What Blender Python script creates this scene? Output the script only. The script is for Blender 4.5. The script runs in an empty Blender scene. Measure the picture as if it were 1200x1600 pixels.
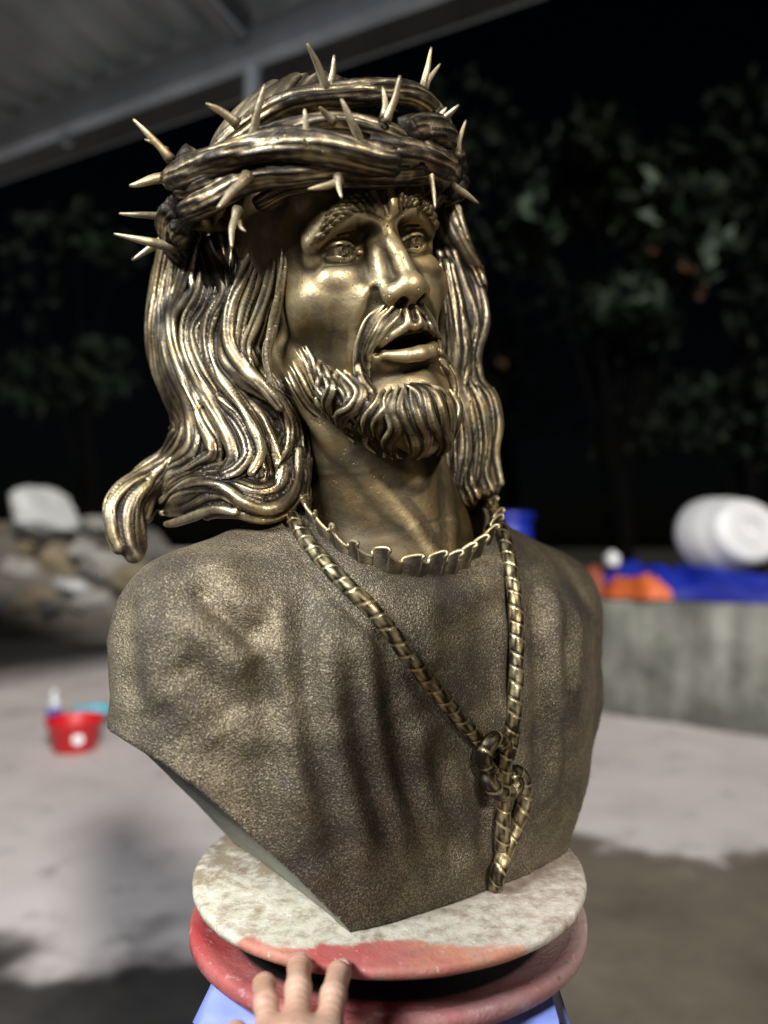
import bpy, math, random
import numpy as np
from mathutils import Vector

# ------------------------------------------------------------------ camera, sky, light
S = bpy.context.scene
COL = S.collection
F_PX, PITCH, CAM_Z = 1160.0, math.radians(2.5), 1.072
cam = bpy.data.cameras.new('camera')
cam.sensor_fit = 'VERTICAL'; cam.sensor_height = 36.0; cam.sensor_width = 27.0
cam.lens = F_PX / 1600.0 * 36.0
cam.clip_start = 0.05; cam.clip_end = 400
cam.dof.use_dof = True; cam.dof.focus_distance = 0.555; cam.dof.aperture_fstop = 2.5
camo = bpy.data.objects.new('camera', cam); COL.objects.link(camo)
camo.location = (0, 0, CAM_Z); camo.rotation_euler = (math.pi / 2 + PITCH, 0, 0)
S.camera = camo

SUN_ELEV, SUN_AZ = math.radians(29), math.radians(157)      # azimuth clockwise from +Y: behind the camera on its right
world = bpy.data.worlds.new('World'); S.world = world; world.use_nodes = True
wn = world.node_tree.nodes; wl = world.node_tree.links; wn.clear()
sky = wn.new('ShaderNodeTexSky'); sky.sky_type = 'NISHITA'; sky.sun_disc = False
sky.sun_elevation = SUN_ELEV; sky.sun_rotation = SUN_AZ
bg = wn.new('ShaderNodeBackground'); bg.inputs['Strength'].default_value = 0.0003
wo = wn.new('ShaderNodeOutputWorld')
wl.new(sky.outputs[0], bg.inputs[0]); wl.new(bg.outputs[0], wo.inputs[0])

sun = bpy.data.lights.new('sun', 'SUN'); sun.energy = 4.2; sun.angle = math.radians(6); sun.color = (1.0, 0.95, 0.88)
suno = bpy.data.objects.new('sun', sun); COL.objects.link(suno)
sd = Vector((math.sin(SUN_AZ) * math.cos(SUN_ELEV), math.cos(SUN_AZ) * math.cos(SUN_ELEV), math.sin(SUN_ELEV)))
suno.rotation_euler = sd.to_track_quat('Z', 'Y').to_euler(); suno.location = (2, -4, 4)

lamp = bpy.data.lights.new('shed_lamp', 'AREA'); lamp.shape = 'RECTANGLE'; lamp.size = 1.2; lamp.size_y = 0.4
lamp.energy = 120; lamp.color = (0.92, 0.96, 1.0)
lampo = bpy.data.objects.new('shed_lamp', lamp); COL.objects.link(lampo)
lampo.location = (-1.35, -0.55, 2.35)
lampo.rotation_euler = (Vector((-1.35, -0.55, 2.35)) - Vector((0, 0.6, 1.15))).to_track_quat('Z', 'Y').to_euler()

S.view_settings.view_transform = 'Standard'; S.view_settings.look = 'None'
S.view_settings.exposure = 0.0; S.view_settings.gamma = 1.0; S.view_settings.use_curve_mapping = False

# ------------------------------------------------------------------ helpers
rnd = random.Random(7)
RS = np.random.RandomState(11)
CT, ST = math.cos(PITCH), math.sin(PITCH)

def ray(px, py):
    u = (px - 600) / F_PX; v = (800 - py) / F_PX
    return np.array([u, CT - ST * v, ST + CT * v])
def at_y(px, py, y):
    d = ray(px, py); return np.array([0, 0, CAM_Z]) + d * (y / d[1])
def at_z(px, py, z):
    d = ray(px, py); return np.array([0, 0, CAM_Z]) + d * ((z - CAM_Z) / d[2])

def tag(o, label=None, cat=None, group=None, kind=None):
    if label: o['label'] = label
    if cat: o['category'] = cat
    if group: o['group'] = group
    if kind: o['kind'] = kind
    return o
def empty(name, loc=(0, 0, 0), label=None, cat=None, group=None):
    o = bpy.data.objects.new(name, None); COL.objects.link(o); o.location = loc
    o.empty_display_size = 0.05
    return tag(o, label, cat, group)
def mesh_np(name, V, quads=None, tris=None, smooth=True):
    me = bpy.data.meshes.new(name)
    V = np.asarray(V, np.float32).reshape(-1, 3)
    q = np.zeros((0, 4), np.int32) if quads is None else np.asarray(quads, np.int32).reshape(-1, 4)
    t = np.zeros((0, 3), np.int32) if tris is None else np.asarray(tris, np.int32).reshape(-1, 3)
    me.vertices.add(len(V)); me.vertices.foreach_set('co', V.ravel())
    me.loops.add(q.size + t.size)
    me.loops.foreach_set('vertex_index', np.concatenate([q.ravel(), t.ravel()]))
    me.polygons.add(len(q) + len(t))
    st = np.concatenate([np.arange(len(q)) * 4, q.size + np.arange(len(t)) * 3]).astype(np.int32)
    me.polygons.foreach_set('loop_start', st)
    me.polygons.foreach_set('use_smooth', np.full(len(q) + len(t), smooth, bool))
    me.update(calc_edges=True); me.validate()
    return me
def add_wear(me):
    """how far each point stands proud of (1) or below (0) the surface around it: where a casting gets rubbed bright or keeps its patina"""
    n = len(me.vertices); V = np.empty(n * 3, np.float32); me.vertices.foreach_get('co', V); V = V.reshape(-1, 3).astype(float)
    E = np.empty(len(me.edges) * 2, np.int32); me.edges.foreach_get('vertices', E); a, b = E[::2], E[1::2]
    Nn = np.empty(n * 3, np.float32); me.vertices.foreach_get('normal', Nn); Nn = Nn.reshape(-1, 3)
    deg = np.maximum(np.bincount(a, minlength=n) + np.bincount(b, minlength=n), 1)[:, None]
    S_ = V.copy(); w = np.zeros(n)
    for it in range(1, 29):
        S_ = .35 * S_ + .65 * np.stack([np.bincount(a, S_[b, k], n) + np.bincount(b, S_[a, k], n) for k in range(3)], 1) / deg
        if it in (4, 28):
            c_ = ((V - S_) * Nn).sum(1); c_ = c_ - np.median(c_); sc = np.percentile(np.abs(c_), 80) + 1e-7
            w += np.tanh(c_ / (sc * 1.1)) * (.45 if it == 4 else .55)
    at = me.attributes.new('wear', 'FLOAT', 'POINT'); at.data.foreach_set('value', (.5 + .5 * w).astype(np.float32))
def link(name, me, mat=None, parent=None):
    o = bpy.data.objects.new(name, me); COL.objects.link(o)
    if mat is not None:
        for m in (mat if isinstance(mat, (list, tuple)) else [mat]): me.materials.append(m)
        if me.materials[0].name.startswith('bronze') and 'wear' not in me.attributes: add_wear(me)
    if parent is not None:
        o.parent = parent
        o.matrix_parent_inverse = parent.matrix_basis.inverted()
    return o

class MB:
    """collects swept tubes, boxes, lathes as one mesh"""
    def __init__(s): s.V = []; s.Q = []; s.T = []; s.n = 0
    def add(s, V, Q=None, T=None):
        V = np.asarray(V, float).reshape(-1, 3); s.V.append(V)
        if Q is not None and len(Q): s.Q.append(np.asarray(Q, int) + s.n)
        if T is not None and len(T): s.T.append(np.asarray(T, int) + s.n)
        s.n += len(V)
    def build(s, name, mat, parent=None, smooth=True):
        me = mesh_np(name, np.concatenate(s.V), np.concatenate(s.Q) if s.Q else None, np.concatenate(s.T) if s.T else None, smooth)
        return link(name, me, mat, parent)
    def box(s, c, size, rot=None, bev=0.0):
        x, y, z = [v / 2 for v in size]
        b = min(bev, x * .9, y * .9, z * .9)
        if b <= 0:
            V = np.array([[i, j, k] for i in (-x, x) for j in (-y, y) for k in (-z, z)])
            Q = [[0, 1, 3, 2], [4, 6, 7, 5], [0, 4, 5, 1], [2, 3, 7, 6], [0, 2, 6, 4], [1, 5, 7, 3]]; T = None
        else:
            V = []; idx = {}
            for i in (0, 1):
                for j in (0, 1):
                    for k in (0, 1):
                        sg = np.array([2 * i - 1, 2 * j - 1, 2 * k - 1])
                        for ax in range(3):
                            h = np.array([x - b, y - b, z - b]); h[ax] += b
                            idx[i, j, k, ax] = len(V); V.append(sg * h)
            Q = []; T = []
            for ax in range(3):
                a1, a2 = (ax + 1) % 3, (ax + 2) % 3
                for sgn in (0, 1):
                    f = []
                    for p, q in ((0, 0), (1, 0), (1, 1), (0, 1)):
                        key = [0, 0, 0]; key[ax] = sgn; key[a1] = p; key[a2] = q
                        f.append(idx[key[0], key[1], key[2], ax])
                    Q.append(f if sgn else f[::-1])
                for p in (0, 1):
                    for q in (0, 1):
                        k0 = [0, 0, 0]; k1 = [0, 0, 0]; k0[a1] = k1[a1] = p; k0[a2] = k1[a2] = q; k1[ax] = 1
                        Q.append([idx[(*k0, a1)], idx[(*k1, a1)], idx[(*k1, a2)], idx[(*k0, a2)]])
            for i in (0, 1):
                for j in (0, 1):
                    for k in (0, 1): T.append([idx[i, j, k, 0], idx[i, j, k, 1], idx[i, j, k, 2]])
            V = np.array(V)
        if rot is not None: V = V @ np.asarray(rot).T
        s.add(V + np.asarray(c), Q, T)
    def lathe(s, prof, c=(0, 0, 0), n=64, wob=None):
        """prof: list of (r, z); closed on the axis where r = 0"""
        prof = np.array(prof, float); m = len(prof)
        th = np.arange(n) * 2 * math.pi / n
        R = prof[:, 0][:, None] * np.ones(n)
        if wob is not None: R = R * (1 + wob(th)[None, :])
        V = np.stack([R * np.cos(th), R * np.sin(th), prof[:, 1][:, None] * np.ones(n)], -1).reshape(-1, 3)
        i = np.arange(m - 1)[:, None]; j = np.arange(n)[None, :]; j2 = (j + 1) % n
        Q = np.stack([i * n + j, i * n + j2, (i + 1) * n + j2, (i + 1) * n + j], -1).reshape(-1, 4)
        s.add(V + np.asarray(c), Q)
    def sweep(s, P, w, t=None, up=None, n=12, step=None, ridges=0, ramp=0.0, rph=0.0, twist=0.0, prof=None, radmod=None, wav=0.0):
        """P: control points; w,t: half width and half thickness (numbers or lists along the path); up: direction(s) of thickness"""
        P = np.asarray(P, float)
        C, u = crom(P, step)
        m = len(C)
        wv = interp(w, u); tv = wv.copy() if t is None else interp(t, u)
        if prof is not None: k = prof(u); wv = wv * k; tv = tv * k
        Tn = np.gradient(C, axis=0); Tn /= np.linalg.norm(Tn, axis=1)[:, None] + 1e-12
        if up is None:
            N = np.zeros_like(C); a = np.array([0, 0, 1.0]) if abs(Tn[0][2]) < .9 else np.array([1.0, 0, 0])
            v = a - Tn[0] * (a @ Tn[0]); v /= np.linalg.norm(v)
            for i in range(m):
                v = v - Tn[i] * (v @ Tn[i]); v /= np.linalg.norm(v) + 1e-12; N[i] = v
        else:
            U = up(C) if callable(up) else np.broadcast_to(np.asarray(up, float), C.shape)
            N = U - Tn * (U * Tn).sum(1)[:, None]; N /= np.linalg.norm(N, axis=1)[:, None] + 1e-9
        B = np.cross(Tn, N)
        th = np.arange(n) * 2 * math.pi / n
        L = np.r_[0, np.cumsum(np.linalg.norm(np.diff(C, axis=0), axis=1))]
        if ridges: k = 1 + ramp * np.cos(ridges * th[None, :] + rph + twist * L[:, None])
        else: k = np.ones((m, n))
        if radmod is not None: k = k * radmod(L[:, None], th[None, :])
        V = C[:, None, :] + (wv[:, None] * k * np.cos(th))[..., None] * B[:, None, :] + (tv[:, None] * k * np.sin(th))[..., None] * N[:, None, :]
        V = V.reshape(-1, 3)
        i = np.arange(m - 1)[:, None]; j = np.arange(n)[None, :]; j2 = (j + 1) % n
        Q = np.stack([i * n + j, i * n + j2, (i + 1) * n + j2, (i + 1) * n + j], -1).reshape(-1, 4)
        V = np.concatenate([V, C[:1], C[-1:]]); a, b = m * n, m * n + 1
        T = [[a, (q + 1) % n, q] for q in range(n)] + [[b, (m - 1) * n + q, (m - 1) * n + (q + 1) % n] for q in range(n)]
        s.add(V, Q, T)

def interp(v, u):
    v = np.atleast_1d(np.asarray(v, float))
    return np.full(len(u), v[0]) if len(v) == 1 else np.interp(u, np.linspace(0, 1, len(v)), v)
def crom(P, step=None):
    """Catmull-Rom through the control points, resampled evenly"""
    if len(P) == 2: P = np.array([P[0], (P[0] + P[1]) / 2, P[1]])
    A = np.concatenate([2 * P[:1] - P[1:2], P, 2 * P[-1:] - P[-2:-1]])
    out = []; tt = np.linspace(0, 1, 12, endpoint=False)[:, None]
    for i in range(1, len(A) - 2):
        p0, p1, p2, p3 = A[i - 1], A[i], A[i + 1], A[i + 2]
        out.append(.5 * (2 * p1 + (p2 - p0) * tt + (2 * p0 - 5 * p1 + 4 * p2 - p3) * tt ** 2 + (3 * p1 - p0 - 3 * p2 + p3) * tt ** 3))
    C = np.concatenate(out + [A[-2:-1]])
    L = np.r_[0, np.cumsum(np.linalg.norm(np.diff(C, axis=0), axis=1))]
    n = 24 if step is None else max(4, int(L[-1] / step))
    u = np.linspace(0, 1, n)
    return np.stack([np.interp(u * L[-1], L, C[:, k]) for k in range(3)], 1), u
def taper(a=.12, b=.25, e0=.25, e1=.12):
    def f(u):
        k = np.ones_like(u)
        k = np.where(u < a, e0 + (1 - e0) * np.sqrt(np.clip(1 - (1 - u / a) ** 2, 0, 1)), k)
        k = np.where(u > 1 - b, e1 + (1 - e1) * np.sqrt(np.clip(1 - ((u - 1 + b) / b) ** 2, 0, 1)), k)
        return k
    return f

# ---- signed distance sculpting on a grid, then surface nets
class Clay:
    def __init__(s, lo, hi, h):
        s.lo = np.array(lo, float); s.h = h
        s.n = np.ceil((np.array(hi) - s.lo) / h).astype(int) + 1
        s.ax = [(s.lo[i] + np.arange(s.n[i]) * h).astype(np.float32) for i in range(3)]
        s.D = np.full(s.n, 60.0, np.float32)
    def block(s, lo, hi, m):
        sl = []
        for i in range(3):
            a = int(max(0, math.floor((lo[i] - m - s.lo[i]) / s.h))); b = int(min(s.n[i], math.ceil((hi[i] + m - s.lo[i]) / s.h) + 1))
            if b <= a: return None
            sl.append(slice(a, b))
        sh = ((-1, 1, 1), (1, -1, 1), (1, 1, -1))
        return tuple(sl), [s.ax[i][sl[i]].reshape(sh[i]) for i in range(3)]
    def comb(s, sl, d, k, op):
        D = s.D[sl]
        if op == 'add':
            r = np.minimum(D, d)
            if k > 0: q = np.maximum(k - np.abs(D - d), 0) / k; r = r - q * q * (k * .25)
        else:
            r = np.maximum(D, -d)
            if k > 0: q = np.maximum(k - np.abs(D + d), 0) / k; r = r + q * q * (k * .25)
        s.D[sl] = r
    def ell(s, c, r, k=6, op='add', rot=None):
        m = max(r) if rot is not None else 0
        e = np.array([max(r)] * 3) if rot is not None else np.array(r)
        b = s.block(np.array(c) - e, np.array(c) + e, k + 3 * s.h)
        if b is None: return
        sl, (X, Y, Z) = b
        X, Y, Z = X - c[0], Y - c[1], Z - c[2]
        if rot is not None:
            M = np.asarray(rot, np.float32).T
            X, Y, Z = (M[0, 0] * X + M[0, 1] * Y + M[0, 2] * Z, M[1, 0] * X + M[1, 1] * Y + M[1, 2] * Z, M[2, 0] * X + M[2, 1] * Y + M[2, 2] * Z)
        k0 = np.sqrt((X / r[0]) ** 2 + (Y / r[1]) ** 2 + (Z / r[2]) ** 2)
        k1 = np.sqrt((X / r[0] ** 2) ** 2 + (Y / r[1] ** 2) ** 2 + (Z / r[2] ** 2) ** 2)
        d = k0 * (k0 - 1) / np.maximum(k1, 1e-6)
        s.comb(sl, d, k, op)
    def caps(s, P, R, k=5, op='add'):
        P = np.asarray(P, float); R = np.broadcast_to(np.asarray(R, float), (len(P),))
        lo = (P - R[:, None]).min(0); hi = (P + R[:, None]).max(0)
        b = s.block(lo, hi, k + 3 * s.h)
        if b is None: return
        sl, (X, Y, Z) = b; d = None
        for a, c, ra, rb in zip(P[:-1], P[1:], R[:-1], R[1:]):
            v = c - a; L = v @ v
            t = np.clip(((X - a[0]) * v[0] + (Y - a[1]) * v[1] + (Z - a[2]) * v[2]) / L, 0, 1)
            e = np.sqrt((X - a[0] - t * v[0]) ** 2 + (Y - a[1] - t * v[1]) ** 2 + (Z - a[2] - t * v[2]) ** 2) - (ra + (rb - ra) * t)
            d = e if d is None else np.minimum(d, e)
        s.comb(sl, d.astype(np.float32), k, op)
    def strand(s, C, R, k=1.0):
        """a round strand along the points C, fused to what is there"""
        C = np.asarray(C, float); R = np.broadcast_to(np.asarray(R, float), (len(C),)); m = k + 2 * s.h
        b = s.block((C - R[:, None]).min(0), (C + R[:, None]).max(0), m)
        if b is None: return
        sl, ax = b; T = np.full([q.stop - q.start for q in sl], 60.0, np.float32); o = [q.start for q in sl]
        for a, c, ra, rb in zip(C[:-1], C[1:], R[:-1], R[1:]):
            v = c - a; L = v @ v
            if L < 1e-9: continue
            rm = max(ra, rb) + m; lo = np.minimum(a, c) - rm; hi = np.maximum(a, c) + rm; q = []
            for i in range(3):
                i0 = max(0, int(math.floor((lo[i] - s.lo[i]) / s.h)) - o[i]); i1 = min(T.shape[i], int(math.ceil((hi[i] - s.lo[i]) / s.h)) + 1 - o[i]); q.append(slice(i0, max(i0, i1)))
            X, Y, Z = ax[0][q[0]] - a[0], ax[1][:, q[1]] - a[1], ax[2][:, :, q[2]] - a[2]
            t = np.clip((X * v[0] + Y * v[1] + Z * v[2]) / L, 0, 1)
            e = np.sqrt((X - t * v[0]) ** 2 + (Y - t * v[1]) ** 2 + (Z - t * v[2]) ** 2) - (ra + (rb - ra) * t)
            T[tuple(q)] = np.minimum(T[tuple(q)], e)
        s.comb(sl, T, k, 'add')
    def nets(s):
        D = s.D; n = s.n
        ins = D < 0
        nc = n - 1
        acc = {}
        cid = lambda i, j, k: (i * nc[1] + j) * nc[2] + k
        pts = []; cells = []; quads = []
        for ax in range(3):
            o = [(ax + 1) % 3, (ax + 2) % 3]
            s0 = [slice(None)] * 3; s1 = [slice(None)] * 3; s0[ax] = slice(0, -1); s1[ax] = slice(1, None)
            A = ins[tuple(s0)]; B = ins[tuple(s1)]
            I = np.argwhere(A != B)
            ok = (I[:, o[0]] > 0) & (I[:, o[1]] > 0) & (I[:, o[0]] < nc[o[0]]) & (I[:, o[1]] < nc[o[1]])
            I = I[ok]
            J = I.copy(); J[:, ax] += 1
            da = D[tuple(I.T)]; db = D[tuple(J.T)]
            t = da / (da - db)
            p = I.astype(np.float64); p[:, ax] += t
            cs = []
            for d0, d1 in ((1, 1), (0, 1), (0, 0), (1, 0)):
                K = I.copy(); K[:, o[0]] -= d0; K[:, o[1]] -= d1
                cs.append(cid(K[:, 0], K[:, 1], K[:, 2]))
                cells.append(cs[-1]); pts.append(p)
            q = np.stack(cs, 1); f = da < 0
            q[~f] = q[~f][:, ::-1]
            quads.append(q)
        cells = np.concatenate(cells); pts = np.concatenate(pts); quads = np.concatenate(quads)
        u, inv = np.unique(cells, return_inverse=True)
        cnt = np.bincount(inv)
        V = np.stack([np.bincount(inv, pts[:, k]) / cnt for k in range(3)], 1) * s.h + s.lo
        return V, np.searchsorted(u, quads)

def rotx(a): c, q = math.cos(a), math.sin(a); return np.array([[1, 0, 0], [0, c, -q], [0, q, c]])
def roty(a): c, q = math.cos(a), math.sin(a); return np.array([[c, 0, q], [0, 1, 0], [-q, 0, c]])
def rotz(a): c, q = math.cos(a), math.sin(a); return np.array([[c, -q, 0], [q, c, 0], [0, 0, 1]])

# ------------------------------------------------------------------ materials
def mat(name):
    m = bpy.data.materials.new(name); m.use_nodes = True
    nt = m.node_tree; b = nt.nodes['Principled BSDF']
    return m, nt, b
def N(nt, typ, **kw):
    n = nt.nodes.new(typ)
    for k, v in kw.items():
        if k in n.inputs.keys() if isinstance(k, str) else False: n.inputs[k].default_value = v
        else: setattr(n, k, v)
    return n
def noise(nt, scale, detail=4, rough=.55, coord='Object', dist=0.0):
    tc = nt.nodes.new('ShaderNodeTexCoord'); n = nt.nodes.new('ShaderNodeTexNoise')
    n.inputs['Scale'].default_value = scale; n.inputs['Detail'].default_value = detail
    n.inputs['Roughness'].default_value = rough; n.inputs['Distortion'].default_value = dist
    nt.links.new(tc.outputs[coord], n.inputs['Vector']); return n.outputs['Fac']
def ramp(nt, fac, stops, interp='LINEAR'):
    r = nt.nodes.new('ShaderNodeValToRGB'); cr = r.color_ramp; cr.interpolation = interp
    while len(cr.elements) > 1: cr.elements.remove(cr.elements[-1])
    for i, (p, c) in enumerate(stops):
        e = cr.elements[0] if i == 0 else cr.elements.new(p)
        e.position = p; e.color = (*c, 1) if len(c) == 3 else c
    nt.links.new(fac, r.inputs[0]); return r.outputs[0]
def g(v): return (v, v, v)
def mix(nt, fac, a, b, typ='MIX'):
    m = nt.nodes.new('ShaderNodeMix'); m.data_type = 'RGBA'; m.blend_type = typ; m.clamp_factor = True
    for sock, v in ((m.inputs[0], fac), (m.inputs[6], a), (m.inputs[7], b)):
        if isinstance(v, (int, float)): sock.default_value = v
        elif isinstance(v, tuple): sock.default_value = (*v, 1)
        else: nt.links.new(v, sock)
    return m.outputs[2]
def math_(nt, op, a, b=0.0, c=None, clamp=False):
    m = nt.nodes.new('ShaderNodeMath'); m.operation = op; m.use_clamp = clamp
    for i, v in enumerate((a, b, c)):
        if v is None: continue
        if isinstance(v, (int, float)): m.inputs[i].default_value = v
        else: nt.links.new(v, m.inputs[i])
    return m.outputs[0]
def bump(nt, b, h, strength=.5, dist=.001, prev=None):
    n = nt.nodes.new('ShaderNodeBump'); n.inputs['Strength'].default_value = strength; n.inputs['Distance'].default_value = dist
    nt.links.new(h, n.inputs['Height'])
    if prev is not None: nt.links.new(prev, n.inputs['Normal'])
    nt.links.new(n.outputs[0], b.inputs['Normal']); return n.outputs[0]

def plain(name, col, rough=.6, var=.25, scale=6, bmp=.15, bs=60, metal=0.0, spec=.5):
    m, nt, b = mat(name)
    f = noise(nt, scale, 5)
    c = ramp(nt, f, [(.3, tuple(v * (1 - var) for v in col)), (.7, tuple(min(1, v * (1 + var)) for v in col))])
    nt.links.new(c, b.inputs['Base Color']); b.inputs['Roughness'].default_value = rough; b.inputs['Metallic'].default_value = metal
    b.inputs['Specular IOR Level'].default_value = spec
    if bmp: bump(nt, b, noise(nt, bs, 4), bmp, .004)
    return m

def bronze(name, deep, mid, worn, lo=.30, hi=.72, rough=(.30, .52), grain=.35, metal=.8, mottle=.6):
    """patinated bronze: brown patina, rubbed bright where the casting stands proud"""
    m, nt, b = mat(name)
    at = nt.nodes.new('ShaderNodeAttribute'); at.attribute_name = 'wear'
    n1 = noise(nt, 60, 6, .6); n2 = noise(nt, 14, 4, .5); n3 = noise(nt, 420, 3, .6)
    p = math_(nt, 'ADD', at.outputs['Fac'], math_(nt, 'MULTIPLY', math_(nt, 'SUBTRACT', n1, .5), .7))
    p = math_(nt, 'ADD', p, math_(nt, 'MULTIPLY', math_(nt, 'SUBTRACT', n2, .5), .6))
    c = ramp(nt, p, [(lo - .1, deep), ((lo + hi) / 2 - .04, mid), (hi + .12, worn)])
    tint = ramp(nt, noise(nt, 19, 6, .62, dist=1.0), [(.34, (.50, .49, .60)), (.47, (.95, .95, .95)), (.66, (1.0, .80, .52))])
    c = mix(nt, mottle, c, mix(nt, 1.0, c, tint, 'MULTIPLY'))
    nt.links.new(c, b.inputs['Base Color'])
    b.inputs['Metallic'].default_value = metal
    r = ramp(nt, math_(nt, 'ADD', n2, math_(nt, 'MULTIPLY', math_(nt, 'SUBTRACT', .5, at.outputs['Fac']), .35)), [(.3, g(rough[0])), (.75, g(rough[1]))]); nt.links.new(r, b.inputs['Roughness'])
    # small casting pits and file marks
    tc = nt.nodes.new('ShaderNodeTexCoord'); vo = nt.nodes.new('ShaderNodeTexVoronoi'); vo.inputs['Scale'].default_value = 230
    nt.links.new(tc.outputs['Object'], vo.inputs['Vector'])
    pit = ramp(nt, vo.outputs['Distance'], [(.05, g(0)), (.20, g(1))])
    pm = ramp(nt, noise(nt, 55, 3), [(.52, g(0)), (.60, g(1))])
    pit = mix(nt, pm, (1.0, 1.0, 1.0), pit)
    nn = bump(nt, b, pit, .7, .0009)
    nn = bump(nt, b, n3, grain, .0006, nn)
    nn = bump(nt, b, noise(nt, 130, 3, .5), .35, .0012, nn)
    bump(nt, b, n1, .3, .002, nn)
    return m

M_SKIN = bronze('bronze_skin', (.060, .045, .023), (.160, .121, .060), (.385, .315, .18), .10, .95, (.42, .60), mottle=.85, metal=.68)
M_BROW = bronze('bronze_brow', (.17, .135, .075), (.38, .305, .17), (.66, .56, .34), .15, .6, (.34, .5), mottle=.4, metal=.65)
M_BEARD = bronze('bronze_beard', (.026, .020, .012), (.155, .120, .066), (.55, .475, .295), .28, .76, (.33, .53), mottle=.6, metal=.74)
M_HAIR = bronze('bronze_hair', (.018, .014, .010), (.115, .090, .056), (.50, .43, .275), .32, .80, (.34, .56), mottle=.8, metal=.75)
M_CROWN = bronze('bronze_thorny_vine', (.022, .017, .012), (.120, .093, .058), (.50, .415, .25), .34, .80, (.36, .6), grain=.7, metal=.7)
M_THORN = bronze('bronze_thorn', (.15, .12, .075), (.36, .30, .19), (.62, .54, .37), .3, .7, (.4, .6), grain=.6, metal=.65)
M_COLLAR = bronze('bronze_collar', (.035, .028, .018), (.12, .095, .060), (.34, .28, .17), .3, .8, (.45, .65), grain=.9, metal=.65)
M_ROPE = bronze('bronze_rope', (.022, .017, .010), (.165, .135, .075), (.48, .41, .24), .34, .74, (.34, .55))

def robe_mat():
    m, nt, b = mat('rough_cast_bronze')
    gr = noise(nt, 900, 2, .55); g2 = noise(nt, 480, 3, .6); fg = noise(nt, 780, 2, .6); pt = noise(nt, 20, 4, .55, dist=.4); big = noise(nt, 8, 4, .55)
    base = ramp(nt, big, [(.32, (.070, .056, .044)), (.52, (.094, .074, .050)), (.7, (.076, .062, .050))])
    base = mix(nt, .5, base, ramp(nt, pt, [(.35, (.052, .044, .039)), (.62, (.105, .083, .053))]))
    hgt = math_(nt, 'ADD', math_(nt, 'MULTIPLY', gr, .5), math_(nt, 'MULTIPLY', g2, .5))
    thr = math_(nt, 'ADD', math_(nt, 'ADD', math_(nt, 'MULTIPLY', gr, .35), math_(nt, 'ADD', math_(nt, 'MULTIPLY', g2, .15), math_(nt, 'MULTIPLY', fg, .5))), math_(nt, 'MULTIPLY', math_(nt, 'SUBTRACT', pt, .5), .26))
    rub = ramp(nt, thr, [(.48, g(0)), (.62, g(1))])
    c = mix(nt, math_(nt, 'MULTIPLY', rub, .72), base, (.385, .325, .215))
    nt.links.new(c, b.inputs['Base Color']); b.inputs['Metallic'].default_value = .72
    r = ramp(nt, thr, [(.4, g(.66)), (.7, g(.42))]); nt.links.new(r, b.inputs['Roughness'])
    nn = bump(nt, b, hgt, 1.0, .0021)
    bump(nt, b, noise(nt, 45, 2), .25, .004, nn)
    return m
M_ROBE = robe_mat()
def cut_mat():
    m, nt, b = mat('bare_cut_face')
    tc = nt.nodes.new('ShaderNodeTexCoord'); sp = nt.nodes.new('ShaderNodeSeparateXYZ'); nt.links.new(tc.outputs['Object'], sp.inputs[0])
    f = math_(nt, 'ADD', sp.outputs[2], math_(nt, 'MULTIPLY', math_(nt, 'SUBTRACT', noise(nt, 16, 5), .5), .09))
    c = ramp(nt, f, [(.0, (.24, .25, .205)), (.055, (.19, .20, .165)), (.095, (.045, .040, .034)), (.2, (.04, .034, .028))])
    ma = nt.nodes.new('ShaderNodeMapping'); ma.inputs['Scale'].default_value = (60, 60, 420); ma.inputs['Rotation'].default_value = (0, .8, 0)
    n = nt.nodes.new('ShaderNodeTexNoise'); n.inputs['Scale'].default_value = 1; n.inputs['Detail'].default_value = 4
    nt.links.new(tc.outputs['Object'], ma.inputs[0]); nt.links.new(ma.outputs[0], n.inputs['Vector'])
    st = ramp(nt, n.outputs['Fac'], [(.32, g(.12)), (.42, g(1))])
    c = mix(nt, .7, c, mix(nt, 1.0, c, st, 'MULTIPLY'))
    nt.links.new(c, b.inputs['Base Color']); b.inputs['Roughness'].default_value = .6; b.inputs['Metallic'].default_value = .2
    bump(nt, b, n.outputs['Fac'], .4, .003)
    return m
M_CUT = cut_mat()

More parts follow.
